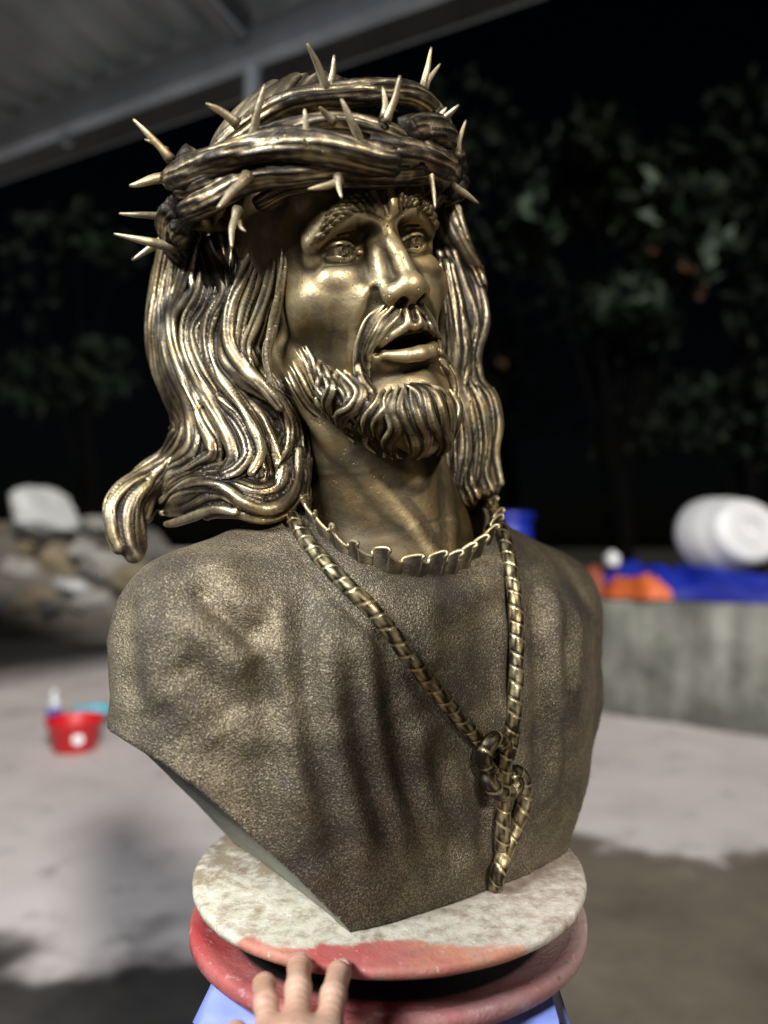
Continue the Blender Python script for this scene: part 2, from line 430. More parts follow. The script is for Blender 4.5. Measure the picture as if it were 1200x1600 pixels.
# ------------------------------------------------------------------ the yard
def yard():
    m, nt, b = mat('yard_concrete')
    tc = nt.nodes.new('ShaderNodeTexCoord'); sp = nt.nodes.new('ShaderNodeSeparateXYZ'); nt.links.new(tc.outputs['Object'], sp.inputs[0])
    dry = ramp(nt, noise(nt, 1.6, 7, .6), [(.3, (.40, .36, .355)), (.5, (.51, .465, .455)), (.7, (.57, .525, .515))])
    spots = ramp(nt, noise(nt, 7, 5), [(.30, g(.70)), (.42, g(1))])
    dry = mix(nt, 1.0, dry, spots, 'MULTIPLY')
    wet = ramp(nt, noise(nt, 2.2, 6, .6), [(.3, (.085, .070, .052)), (.6, (.16, .135, .105)), (.75, (.22, .185, .145))])
    # the wet patch on the near side, with a ragged edge
    e = math_(nt, 'ADD', math_(nt, 'MULTIPLY', sp.outputs[1], 1.0), math_(nt, 'MULTIPLY', sp.outputs[0], .10))
    e = math_(nt, 'ADD', e, math_(nt, 'MULTIPLY', math_(nt, 'SUBTRACT', noise(nt, 1.3, 6, .6), .5), 1.2))
    wm = ramp(nt, math_(nt, 'MULTIPLY', e, .1), [(.276, g(1)), (.283, g(0))])
    xm = ramp(nt, math_(nt, 'MULTIPLY_ADD', sp.outputs[0], .1, .5), [(.47, g(0)), (.53, g(1))])
    wm = mix(nt, 1.0, wm, xm, 'MULTIPLY')
    c = mix(nt, wm, dry, wet)
    dk = math_(nt, 'ADD', math_(nt, 'MULTIPLY_ADD', sp.outputs[0], .16, sp.outputs[1]), math_(nt, 'MULTIPLY', math_(nt, 'SUBTRACT', noise(nt, 1.9, 4, .5), .5), 1.1))  # deep cast shadow at near left, painted into the ground colour
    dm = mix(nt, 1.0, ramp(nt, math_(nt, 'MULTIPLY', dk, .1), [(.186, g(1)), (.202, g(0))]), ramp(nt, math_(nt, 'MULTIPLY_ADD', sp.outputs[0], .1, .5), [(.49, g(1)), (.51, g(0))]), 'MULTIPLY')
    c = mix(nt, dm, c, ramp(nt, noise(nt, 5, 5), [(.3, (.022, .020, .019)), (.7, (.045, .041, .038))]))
    # dark earth beyond the wall
    bw = math_(nt, 'MULTIPLY_ADD', sp.outputs[0], .76, sp.outputs[1]); bm = ramp(nt, math_(nt, 'MULTIPLY', bw, .1), [(.60, g(0)), (.62, g(1))])
    bm = mix(nt, 1.0, bm, ramp(nt, math_(nt, 'MULTIPLY_ADD', sp.outputs[0], .1, .5), [(.45, g(0)), (.52, g(1))]), 'MULTIPLY')
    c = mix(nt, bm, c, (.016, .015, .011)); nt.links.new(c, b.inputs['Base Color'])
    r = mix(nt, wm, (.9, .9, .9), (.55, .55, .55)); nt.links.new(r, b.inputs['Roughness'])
    b.inputs['Specular IOR Level'].default_value = .25
    bump(nt, b, noise(nt, 30, 6), .25, .01)
    n = 60
    xs = np.concatenate([np.linspace(-120, -8, 8), np.linspace(-7, 7, n), np.linspace(8, 120, 8)])
    ys = np.concatenate([np.linspace(-60, -4, 6), np.linspace(-3, 9, n), np.linspace(10, 160, 10)])
    X, Y = np.meshgrid(xs, ys, indexing='ij')
    Z = .006 * np.sin(X * 1.7 + Y * .6) * np.sin(Y * 1.3) * (np.abs(X) < 8) * (np.abs(Y) < 10)
    V = np.stack([X, Y, Z], -1).reshape(-1, 3)
    a, c_ = len(xs), len(ys); i = np.arange(a - 1)[:, None]; j = np.arange(c_ - 1)[None, :]
    Q = np.stack([i * c_ + j, (i + 1) * c_ + j, (i + 1) * c_ + j + 1, i * c_ + j + 1], -1).reshape(-1, 4)
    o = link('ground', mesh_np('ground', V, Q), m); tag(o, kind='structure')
yard()

def low_wall():
    m, nt, b = mat('stained_concrete')
    c = ramp(nt, noise(nt, 2.2, 7, .6), [(.28, (.10, .10, .082)), (.45, (.23, .235, .20)), (.6, (.34, .34, .30)), (.75, (.44, .43, .40))])
    tc = nt.nodes.new('ShaderNodeTexCoord'); ma = nt.nodes.new('ShaderNodeMapping'); ma.inputs['Scale'].default_value = (5, 5, .7)
    n = nt.nodes.new('ShaderNodeTexNoise'); n.inputs['Scale'].default_value = 1; n.inputs['Detail'].default_value = 5
    nt.links.new(tc.outputs['Object'], ma.inputs[0]); nt.links.new(ma.outputs[0], n.inputs['Vector'])
    st = ramp(nt, n.outputs['Fac'], [(.35, g(.45)), (.55, g(1))])
    c = mix(nt, 1.0, c, st, 'MULTIPLY')
    sz = nt.nodes.new('ShaderNodeSeparateXYZ'); nt.links.new(tc.outputs['Object'], sz.inputs[0])
    dz = math_(nt, 'ADD', sz.outputs[2], math_(nt, 'MULTIPLY', math_(nt, 'SUBTRACT', noise(nt, 3.2, 6, .6), .5), 1.1))
    c = mix(nt, ramp(nt, dz, [(.12, g(.75)), (.48, g(0))]), c, (.065, .066, .052)); nt.links.new(c, b.inputs['Base Color']); b.inputs['Roughness'].default_value = .9
    bump(nt, b, noise(nt, 18, 6), .5, .02)
    A = at_z(915, 1112, 0); B = at_z(1200, 1152, 0)
    d = (B - A) / np.linalg.norm(B - A); A0 = A - d * 3.0; B0 = B + d * 3.2
    L = np.linalg.norm(B0 - A0); nrm = np.array([-d[1], d[0], 0]); nrm = nrm if nrm[1] > 0 else -nrm
    base = A0.copy()
    root = empty('low_wall', ((A0 + B0) / 2).tolist(), 'low stained grey concrete wall along the right of the yard with tarpaulins on top', 'wall')
    mb = MB(); h = .73; th = .34
    na, nz = 90, 12
    def sheet(f, nu, nv, flip=False):
        U, Vv = np.meshgrid(np.linspace(0, 1, nu), np.linspace(0, 1, nv), indexing='ij')
        P = f(U, Vv).reshape(-1, 3); i = np.arange(nu - 1)[:, None]; j = np.arange(nv - 1)[None, :]
        Q = np.stack([i * nv + j, (i + 1) * nv + j, (i + 1) * nv + j + 1, i * nv + j + 1], -1).reshape(-1, 4)
        mb.add(P, Q[:, ::-1] if flip else Q)
    wob = lambda U, V: .012 * np.sin(U * 31 + V * 4) + .009 * np.sin(U * 77 + V * 9 + 1)
    sheet(lambda U, V: base + d * (U * L)[..., None] + nrm * wob(U, V)[..., None] + np.array([0, 0, 1]) * (V * (h + .01 * np.sin(U * 23)))[..., None], na, nz)
    sheet(lambda U, V: base + d * (U * L)[..., None] + nrm * (V * th + wob(U, 1 + 0 * V) * (1 - V))[..., None] + np.array([0, 0, 1]) * (h + .01 * np.sin(U * 23))[..., None], na, 4)
    sheet(lambda U, V: base + d * (U * L)[..., None] + nrm * th + np.array([0, 0, 1]) * (V * (h + .01 * np.sin(U * 23)))[..., None], na, 3, True)
    for e, fl in ((0, True), (L, False)):
        sheet(lambda U, V: base + d * e + nrm * (U * th)[..., None] + np.array([0, 0, 1]) * (V * h)[..., None], 3, 3, fl)
    mb.build('wall_body', m, root)
    # loose render chunks along the wall foot
    return A, d, nrm, h, th
WA, WD, WN, WH, WT = low_wall()
def on_wall(px, back=.1):
    """point on the wall top seen in column px"""
    u = (px - 600) / F_PX
    # intersect vertical plane x = u' y with the wall line
    k = u / CT
    P0 = WA + WN * back
    t = (k * P0[1] - P0[0]) / (WD[0] - k * WD[1]); P = P0 + WD * t
    return np.array([P[0], P[1], WH])

def crumple(name, c, size, yaw, m, seed, label, cat, n=(46, 30), amp=1.0):
    """a heap of crumpled sheeting: domed, folded cloth with a skirt that reaches what it lies on"""
    r = np.random.RandomState(seed)
    U, V = np.meshgrid(np.linspace(-1, 1, n[0]), np.linspace(-1, 1, n[1]), indexing='ij')
    env = np.clip(1 - (np.abs(U) ** 3.2), 0, 1) ** .5 * np.clip(1 - np.abs(V) ** 3.0, 0, 1) ** .5
    H = np.zeros_like(U)
    for _ in range(14):
        a = r.uniform(0, 6.28); k = r.uniform(2.5, 9); p = r.uniform(0, 6.28)
        H += np.abs(np.sin((U * np.cos(a) + V * np.sin(a)) * k + p + 1.2 * np.sin(U * 3 + V * 2 + p))) * (1.6 / k)
    H = (H - H.min()) / (H.max() - H.min())
    Z = env * (.35 + .65 * H) * size[2] * amp + .004
    ed = 1 + .10 * np.sin(U * 7 + seed) * (np.abs(V) > .6) + .08 * np.sin(V * 9 + seed)
    X = U * size[0] / 2 * ed; Y = V * size[1] / 2 * ed
    P = np.stack([X, Y, Z], -1).reshape(-1, 3) @ rotz(yaw).T
    i = np.arange(n[0] - 1)[:, None]; j = np.arange(n[1] - 1)[None, :]
    Q = np.stack([i * n[1] + j, (i + 1) * n[1] + j, (i + 1) * n[1] + j + 1, i * n[1] + j + 1], -1).reshape(-1, 4)
    o = link(name, mesh_np(name, P, Q), m); o.location = c; tag(o, label, cat); return o

M_BLUE = plain('blue_tarpaulin', (.007, .020, .30), .45, .25, 9, .3, 40)
M_ORANGE = plain('orange_tarpaulin', (.50, .10, .018), .55, .3, 9, .3, 40)
M_WHITEP = plain('white_plastic', (.60, .61, .63), .5, .08, 3, .1, 30)
wyaw = math.atan2(WD[1], WD[0])
p = on_wall(1050, .25); crumple('blue_tarpaulin', p, (1.50, .30, .24), wyaw, M_BLUE, 3, 'crumpled blue tarpaulin heaped along the top of the concrete wall', 'tarpaulin', (70, 30))
p = on_wall(992, .06); crumple('orange_tarpaulin', p + [0, 0, .003], (.40, .16, .17), wyaw, M_ORANGE, 5, 'crumpled orange sheet on the wall edge in front of the blue tarpaulin', 'tarpaulin', (30, 18))
p = on_wall(905, .13); crumple('rust_red_sheet', p + [0, 0, .002], (.36, .30, .25), wyaw, plain('rust_red_sheeting', (.20, .045, .02), .7, .35, 8, .3, 40), 8, 'rust red sheet bunched up on the wall at the left end of the blue tarpaulin', 'tarpaulin', (26, 22))
# white round tub on its side on the tarpaulin
def tub():
    p = on_wall(1172, .42)
    root = empty('white_tub', (p[0], p[1], WH + .43), 'big round white plastic tub lying on its side on the blue tarpaulin', 'tub')
    a = MB()
    a.lathe([(0, .0), (.10, .0), (.13, .012), (.20, .014), (.225, -.02), (.25, -.12), (.275, -.26), (.29, -.27), (.29, -.245), (.262, -.12), (.21, -.03), (0, -.02)], n=56)
    tip = rotx(math.radians(72)) @ rotz(.3)
    V = a.V[0] @ rotx(math.radians(80)).T @ np.diag([1.22, 1, .90]); V = V @ rotz(math.radians(22)).T
    a.V[0] = V + np.array([p[0], p[1], WH + .43]); a.build('tub_shell', M_WHITEP, root)
    rg = MB(); rg.lathe([(.075, .006), (.085, .020), (.10, .020), (.108, .006)], n=48)
    V = rg.V[0] @ rotx(math.radians(80)).T @ np.diag([1.22, 1, .90]); V = V @ rotz(math.radians(22)).T
    rg.V[0] = V + np.array([p[0], p[1], WH + .43]); rg.build('base_ring', M_WHITEP, root)
tub()
p = on_wall(955, .2)
mb = MB(); mb.lathe([(0, 0), (.045, 0), (.05, .02), (.05, .07), (.042, .08), (.02, .085), (.02, .1), (0, .1)], n=24)
o = mb.build('white_jar', M_WHITEP); o.location = (p[0], p[1], WH + .20); tag(o, 'small pale jar lying on top of the blue tarpaulin near its left end', 'jar')
# blue drum behind the shoulder
p = at_y(790, 800, 5.6)
rt = empty('blue_drum', (p[0], p[1], 0), 'blue plastic drum standing behind the wall, just right of the sculpture hair', 'drum')
mb = MB(); mb.lathe([(0, 0), (.17, 0), (.19, .03), (.195, .3), (.205, .31), (.205, .33), (.195, .34), (.195, .7), (.205, .71), (.205, .73), (.195, .74), (.192, 1.18), (.18, 1.26), (0, 1.27)], (p[0], p[1], 0), 40)
mb.build('drum_body', M_BLUE, rt)
mb = MB(); mb.lathe([(.19, 1.245), (.21, 1.25), (.21, 1.30), (.19, 1.31), (0, 1.315)], (p[0], p[1], 0), 40); mb.build('drum_lid', M_BLUE, rt)

# ------------------------------------------------------------------ shed roof
def shed():
    H = 3.05
    E0 = at_z(0, 232, H); E1 = at_z(622, 0, H)
    e = (E1 - E0); e[2] = 0; e /= np.linalg.norm(e); c = np.array([-e[1], e[0], 0]); c = c if c[1] < 0 else -c   # towards the camera side
    root = empty('shed_roof', ((E0 + E1) / 2).tolist(), 'dark corrugated metal shed roof on steel beams seen from below', 'roof')
    msh = plain('galvanised_sheet', (.20, .21, .21), .55, .25, 3, .1, 20, .35)
    mst = plain('painted_steel_beam', (.22, .235, .25), .5, .2, 4, .1, 30, .2)
    s0, s1 = -2.6, np.linalg.norm(E1 - E0) + .5
    ns = 620; nd = 3; depth = 4.2
    sv = np.linspace(s0, s1, ns); dv = np.linspace(-.16, depth, nd)
    per = .19
    ph = (sv / per) % 1.0
    prof = np.where(ph < .5, .035 * np.clip((ph - .05) / .1, 0, 1) * np.clip((.5 - ph) / .1, 0, 1), 0)
    V = E0[None, None] + e * sv[:, None, None] + c * dv[None, :, None] + np.array([0, 0, 1]) * (prof[:, None, None] + .14 + .10 * dv[None, :, None])
    i = np.arange(ns - 1)[:, None]; j = np.arange(nd - 1)[None, :]
    Q = np.stack([i * nd + j, (i + 1) * nd + j, (i + 1) * nd + j + 1, i * nd + j + 1], -1).reshape(-1, 4)
    mb = MB(); mb.add(V.reshape(-1, 3), Q); V2 = V + np.array([0, 0, .004]); mb.add(V2.reshape(-1, 3), Q[:, ::-1]); mb.build('corrugated_sheet', msh, root, False)
    rot = np.stack([e, c, [0, 0, 1]], 1)
    mb = MB(); mb.box(E0 + e * (s0 + s1) / 2 + c * .02 + np.array([0, 0, .02]), (s1 - s0, .07, .15), rot, .006); mb.build('edge_beam', mst, root)
    mb = MB(); mb.box(E0 + e * (s0 + s1) / 2 - c * .20 + np.array([0, 0, .06]), (s1 - s0, .012, .17), rot, .003); mb.build('fascia', plain('dull_fascia', (.13, .135, .135), .6, .2, 3), root)
    th = math.atan(.10); ct, st_ = math.cos(th), math.sin(th); c2 = c * ct + np.array([0, 0, st_])
    rr = np.stack([e, c2, np.cross(e, c2)], 1)
    for px in (395, -420):
        q = at_z(px, 84 if px > 0 else 380, H)
        s_ = (q - E0) @ e
        mb = MB(); mb.box(E0 + e * s_ + c2 * depth / 2 + np.array([0, 0, .055]), (.075, depth - .15, .12), rr, .006); mb.build('rafter', mst, root)
    for dd in (1.35, 2.7):
        mb = MB(); mb.box(E0 + e * (s0 + s1) / 2 + c2 * dd + np.array([0, 0, .105]), (s1 - s0, .045, .05), rr, .004); mb.build('purlin', mst, root)
    q = E0 + e * ((at_z(395, 84, H) - E0) @ e)
    mb = MB(); mb.sweep([q + [0, 0, -.055], q + [0, 0, -.18], q + [0, 0, -.30]], .035, n=16); mb.build('pipe_stub', mst, root)
    mb = MB(); mb.box(E0 + e * ((at_z(118, 200, H) - E0) @ e) + c * .0 + np.array([0, 0, -.08]), (.045, .045, .05), rot, .01); mb.build('clamp', mst, root)
shed()

# ------------------------------------------------------------------ trees
def leaf_mat(name, col, col2):
    m, nt, b = mat(name)
    oi = nt.nodes.new('ShaderNodeNewGeometry')
    c = ramp(nt, noise(nt, 2.5, 4), [(.3, col), (.7, col2)])
    nt.links.new(c, b.inputs['Base Color']); b.inputs['Roughness'].default_value = .7; b.inputs['Specular IOR Level'].default_value = .08
    return m
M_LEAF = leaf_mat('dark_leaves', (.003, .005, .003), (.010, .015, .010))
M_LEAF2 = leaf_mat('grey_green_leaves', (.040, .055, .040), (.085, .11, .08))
M_DRY = leaf_mat('dry_leaves', (.07, .035, .020), (.12, .07, .042))
M_BARK = plain('bark', (.0012, .001, .001), .95, .3, 12, .5, 30, 0, .05)

def leaves(mb, c, rad, n, size, seed, droop=.3):
    r = np.random.RandomState(seed)
    d = r.normal(size=(n, 3)); d /= np.linalg.norm(d, axis=1)[:, None]
    P = np.asarray(c) + d * (r.uniform(.15, 1, (n, 1)) ** .5) * np.asarray(rad)
    ax = r.normal(size=(n, 3)); ax[:, 2] -= droop * 2; ax /= np.linalg.norm(ax, axis=1)[:, None]
    sd_ = np.cross(ax, r.normal(size=(n, 3))); sd_ /= np.linalg.norm(sd_, axis=1)[:, None] + 1e-9
    nn = np.cross(ax, sd_)
    L = size * r.uniform(.6, 1.3, (n, 1)); W = L * .32
    V = np.stack([P - ax * L * .5, P + sd_ * W + nn * W * .25, P + ax * L * .5 - nn * W * .2, P - sd_ * W + nn * W * .25], 1).reshape(-1, 3)
    mb.add(V, np.arange(n * 4).reshape(-1, 4))

def tree(base, height, blobs, label, seed, mats=(M_LEAF,), size=.12, dens=1.0, cat='tree', name='broadleaf_tree', group='dark trees behind the yard'):
    root = empty(name, tuple(base), label, cat, group)
    b = np.array(base, float); mb = MB(); r = random.Random(seed)
    top = b + [r.uniform(-.3, .3), r.uniform(-.2, .2), height * .8]
    mb.sweep([b - [0, 0, .1], b + [.08, 0, height * .3], b + [-.06, .05, height * .55], top], [.16, .11, .08, .03], n=9, step=.25)
    for q, (c, rad, n) in enumerate(blobs):
        s_ = b + (top - b) * r.uniform(.35, .85)
        mb.sweep([s_, (s_ + np.array(c)) / 2 + [0, 0, .15], np.array(c)], [.05, .03, .012], n=6, step=.2)
    mb.build('trunk', M_BARK, root)
    for k, m in enumerate(mats):
        mm = MB()
        for q, (c, rad, n) in enumerate(blobs):
            if len(mats) == 1 or (q % len(mats)) == k or k == 0: leaves(mm, c, rad, int(n * .75 * dens * (1 if k == 0 else .5)), size * 1.35, seed * 31 + q * 7 + k)
        o = mm.build('crown', m, root, False); o['kind'] = 'stuff'

def blobs_px(lst, y):
    return [(tuple(at_y(px, py, y + dy)), (rw / F_PX * y, .45, rh / F_PX * y), n) for px, py, rw, rh, dy, n in lst]
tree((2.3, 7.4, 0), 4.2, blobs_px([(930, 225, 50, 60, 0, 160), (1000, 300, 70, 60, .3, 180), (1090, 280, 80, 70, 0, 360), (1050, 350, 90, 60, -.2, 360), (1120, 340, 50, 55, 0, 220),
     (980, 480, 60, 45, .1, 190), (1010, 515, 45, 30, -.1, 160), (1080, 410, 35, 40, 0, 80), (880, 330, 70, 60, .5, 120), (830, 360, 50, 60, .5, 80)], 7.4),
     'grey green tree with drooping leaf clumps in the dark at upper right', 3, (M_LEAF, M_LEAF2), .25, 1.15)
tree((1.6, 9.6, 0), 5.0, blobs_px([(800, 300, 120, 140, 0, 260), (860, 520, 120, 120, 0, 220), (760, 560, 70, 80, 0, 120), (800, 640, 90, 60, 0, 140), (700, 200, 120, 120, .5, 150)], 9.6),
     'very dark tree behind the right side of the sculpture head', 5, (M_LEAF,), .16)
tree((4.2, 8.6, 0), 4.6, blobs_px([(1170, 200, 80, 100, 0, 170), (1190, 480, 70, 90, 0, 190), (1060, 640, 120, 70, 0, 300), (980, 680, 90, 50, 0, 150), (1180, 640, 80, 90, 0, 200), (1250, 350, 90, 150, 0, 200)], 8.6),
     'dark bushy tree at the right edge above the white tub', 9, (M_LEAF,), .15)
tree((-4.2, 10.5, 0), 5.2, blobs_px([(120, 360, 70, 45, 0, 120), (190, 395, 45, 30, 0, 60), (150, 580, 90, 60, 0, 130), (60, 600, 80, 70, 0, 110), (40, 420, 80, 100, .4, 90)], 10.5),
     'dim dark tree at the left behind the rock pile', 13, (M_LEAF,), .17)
# a few dry leaves caught by the light
for k, (px, py, y) in enumerate(((1078, 412, 7.0), (1018, 388, 7.0), (785, 572, 9.0), (1095, 455, 7.1))):
    mb = MB(); leaves(mb, at_y(px, py, y), (.07, .07, .09), 9, .10, 50 + k)
    o = mb.build('dry_leaf_cluster', M_DRY, None, False); tag(o, ['largest pinkish dry leaf cluster hanging below the grey green tree clumps', 'small brown dry leaf cluster left of the largest one in the grey green tree', 'brown dry leaf cluster beside the sculpture hair on the right', 'small dull dry leaf cluster just below the largest one'][k], 'leaves', 'dry leaf clusters in the dark trees')

# ------------------------------------------------------------------ rock pile on the left
def rock(px, py, rpx, y, col, label, seed, sq=(1, 1, .8), name='rock', cat='rock'):
    r = np.random.RandomState(seed); n1, n2 = 22, 14
    th = np.linspace(0, 2 * math.pi, n1, endpoint=False); ph = np.linspace(0, math.pi, n2)
    T_, P_ = np.meshgrid(th, ph, indexing='ij')
    D = np.stack([np.cos(T_) * np.sin(P_), np.sin(T_) * np.sin(P_), np.cos(P_)], -1)
    rad = np.full(T_.shape, 1.0)
    for _ in range(15):
        a = r.normal(size=3); a /= np.linalg.norm(a); k = D @ a; lim = r.uniform(.50, .85)
        rad = np.minimum(rad, np.where(k > .01, lim / np.maximum(k, .01), 9))
    R_ = rpx / F_PX * y
    V = D * rad[..., None] * R_ * np.array(sq)
    i = np.arange(n1)[:, None]; j = np.arange(n2 - 1)[None, :]; i2 = (i + 1) % n1
    Q = np.stack([i * n2 + j, i * n2 + j + 1, i2 * n2 + j + 1, i2 * n2 + j], -1).reshape(-1, 4)
    me = mesh_np(name, V.reshape(-1, 3), Q, smooth=False)
    o = link(name, me, col); o.location = at_y(px, py, y); o.rotation_euler = (0, 0, r.uniform(0, 6))
    tag(o, label, cat, 'rocks of the pile at the left'); return o
M_RK = [plain('grey_rock', (.22, .215, .20), .9, .3, 6, .6, 14), plain('brown_rock', (.17, .14, .09), .9, .3, 6, .6, 14), plain('pale_rock', (.42, .43, .44), .85, .2, 5, .5, 14), plain('dark_rock', (.10, .095, .088), .9, .3, 6, .6, 14)]
RK = [(62, 812, 75, 9.6, 2, 'big pale boulder on top of the rock pile', (1.05, .9, .72)), (160, 825, 46, 9.6, 0, 'grey boulder right of the pale one on the rock pile', (1.1, .9, .5)),
      (95, 880, 48, 9.3, 1, 'brown rock under the pale boulder', (1, .9, .75)), (25, 890, 48, 9.2, 0, 'grey rock at the left frame edge below the pale boulder', (1, .9, .8)), (170, 885, 55, 9.2, 0, 'grey rock beside the sculpture shoulder', (1.1, .9, .75)),
      (110, 915, 36, 8.9, 2, 'small pale slab low on the rock pile', (1.2, .9, .5)), (50, 938, 38, 8.8, 1, 'brown rock at the foot of the pile', (1.1, .9, .7)), (12, 950, 36, 8.7, 3, 'dark rock low at the left frame edge', (1, .9, .7)),
      (80, 950, 30, 8.6, 3, 'dark rock at the foot of the pile', (1.2, 1, .6)), (150, 938, 36, 8.7, 0, 'grey rock at the right foot of the pile', (1.1, .9, .6)), (205, 905, 44, 9.0, 1, 'brown rock partly hidden by the sculpture shoulder', (1, .9, .8)),
      (-40, 900, 60, 9.4, 3, 'dark boulder past the left frame edge', (1, 1, 1)), (230, 860, 50, 9.6, 3, 'dark boulder behind the sculpture shoulder', (1, 1, .8)), (130, 860, 26, 9.1, 0, 'small grey rock wedged under the top boulders', (1, 1, .8)), (40, 860, 26, 9.1, 1, 'small brown rock under the pale boulder left side', (1, 1, .8))]
for k, (px, py, r_, y, m, lab, sq) in enumerate(RK): rock(px, py, r_, y, M_RK[m], lab, 100 + k, sq)
# earth bank carrying the pile
def bank():
    U, V = np.meshgrid(np.linspace(-1, 1, 40), np.linspace(-1, 1, 30), indexing='ij')
    H = np.clip(1 - U ** 2, 0, 1) ** .7 * np.clip(1 - V ** 2, 0, 1) ** .7 * 1.45 + .05 * np.sin(U * 17) * np.cos(V * 13) - .08
    P = np.stack([U * 3.4 - 5.6, V * 2.2 + 10.6, H], -1).reshape(-1, 3)
    i = np.arange(39)[:, None]; j = np.arange(29)[None, :]
    Q = np.stack([i * 30 + j, (i + 1) * 30 + j, (i + 1) * 30 + j + 1, i * 30 + j + 1], -1).reshape(-1, 4)
    o = link('earth_bank', mesh_np('earth_bank', P, Q), plain('earth', (.10, .09, .075), .95, .35, 4, .6, 9)); tag(o, kind='structure')
bank()

# ------------------------------------------------------------------ red basin, bottle and packet
def basin():
    c = at_z(117, 1172, 0); r = .145
    root = empty('red_basin', tuple(c), 'red plastic basin with a round white sticker on the dry yard', 'basin')
    mr = plain('red_plastic', (.50, .010, .014), .4, .1, 4, .05, 20)
    mb = MB(); mb.lathe([(0, .004), (.095, .0), (.105, .006), (.142, .15), (.15, .155), (.152, .165), (.146, .168), (.138, .155), (.10, .014), (0, .010)], c, 56); mb.build('basin_shell', mr, root)
    mb = MB(); a0 = math.radians(-62)
    n = 20; V = [[0, 0, 0]]; 
    for q in range(n): V.append([.027 * math.cos(q * 6.2832 / n), 0, .027 * math.sin(q * 6.2832 / n)])
    V = np.array(V); V2 = V + [0, -.003, 0]; W = np.concatenate([V2, V])
    tr = [[0, 1 + q, 1 + (q + 1) % n] for q in range(n)]; qd = [[1 + q, 1 + n + 1 + q, 1 + n + 1 + (q + 1) % n, 1 + (q + 1) % n] for q in range(n)]
    W = W @ rotx(-.22).T; W = W + np.array([0, -.132, .085]); W = W @ rotz(math.radians(28)).T
    mb.add(W + c, qd, tr); mb.build('white_sticker', M_WHITEP, root, False)
    c2 = at_z(84, 1142, 0)
    root = empty('water_bottle', tuple(c2), 'clear plastic bottle with a blue label standing behind the red basin', 'bottle')
    m, nt, b = mat('clear_plastic'); b.inputs['Base Color'].default_value = (.75, .8, .85, 1); b.inputs['Transmission Weight'].default_value = .6; b.inputs['Roughness'].default_value = .15
    mb = MB(); mb.lathe([(0, 0), (.034, 0), (.037, .01), (.037, .04), (.034, .05), (.037, .06), (.037, .15), (.03, .175), (.015, .20), (.0145, .215)], c2, 32); mb.build('bottle_body', m, root)
    mb = MB(); mb.lathe([(.0375, .055), (.0382, .06), (.0382, .13), (.0375, .135)], c2, 32); mb.build('bottle_label', plain('blue_label', (.012, .03, .30), .5, .2, 30), root)
    mb = MB(); mb.lathe([(.0165, .205), (.017, .225), (.016, .232), (0, .233)], c2, 24); mb.build('bottle_cap', M_WHITEP, root)
    c3 = at_z(144, 1136, 0)
    root = empty('cyan_bowl', tuple(c3), 'light blue plastic bowl with a green pattern beside the red basin', 'bowl')
    m = plain('cyan_plastic', (.10, .42, .55), .4, .35, 18, .05, 20)
    mb = MB(); mb.lathe([(0, .003), (.06, 0), (.075, .01), (.125, .095), (.135, .10), (.135, .108), (.122, .104), (.07, .018), (0, .012)], c3, 48); mb.build('bowl_shell', m, root)
basin()

# ------------------------------------------------------------------ stool and turntable
TC = np.array([.004, .653, .80])
def stool():
    root = empty('plastic_stool', (TC[0], TC[1], 0), 'pale blue plastic stool under the turntable', 'stool')
    m = plain('periwinkle_plastic', (.20, .25, .60), .5, .25, 14, .15, 60)
    rz = rotz(math.radians(-3))
    mb = MB(); mb.box((TC[0], TC[1], .733), (.265, .265, .026), rz, .01); mb.build('seat', m, root)
    for sx, sy in ((-1, -1), (1, -1), (1, 1), (-1, 1)):
        # each leg is a splayed corner angle of two boards
        mb = MB()
        for ax in (0, 1):
            topc = np.array([sx * .136, sy * .136, .721]); botc = np.array([sx * .165, sy * .165, 0.0])
            w0, w1, th = .085, .055, .010
            V = []
            for z, cc, w in ((0, botc, w1), (1, topc, w0)):
                d = np.array([-sx, 0, 0]) if ax == 0 else np.array([0, -sy, 0]); nn = np.array([0, -sy, 0]) if ax == 0 else np.array([-sx, 0, 0])
                st = cc + (nn * th if ax == 1 else 0) * 0 + (d * (th + .001) if ax == 1 else 0)
                V += [st, st + d * w, st + d * w + nn * th, st + nn * th]
            V = np.array(V) @ rz.T + [TC[0], TC[1], 0]
            Q = [[0, 1, 2, 3], [7, 6, 5, 4], [0, 4, 5, 1], [1, 5, 6, 2], [2, 6, 7, 3], [3, 7, 4, 0]]
            mb.add(V, Q)
        mb.build('leg', m, root, False)
    for k in range(4):
        a = k * math.pi / 2
        mb = MB(); P = rz @ rotz(a) @ np.array([0, -.126, .0]); mb.box((TC[0] + P[0], TC[1] + P[1], .679), (.20, .012, .085), rz @ rotz(a), .003); mb.build('apron', m, root)
stool()

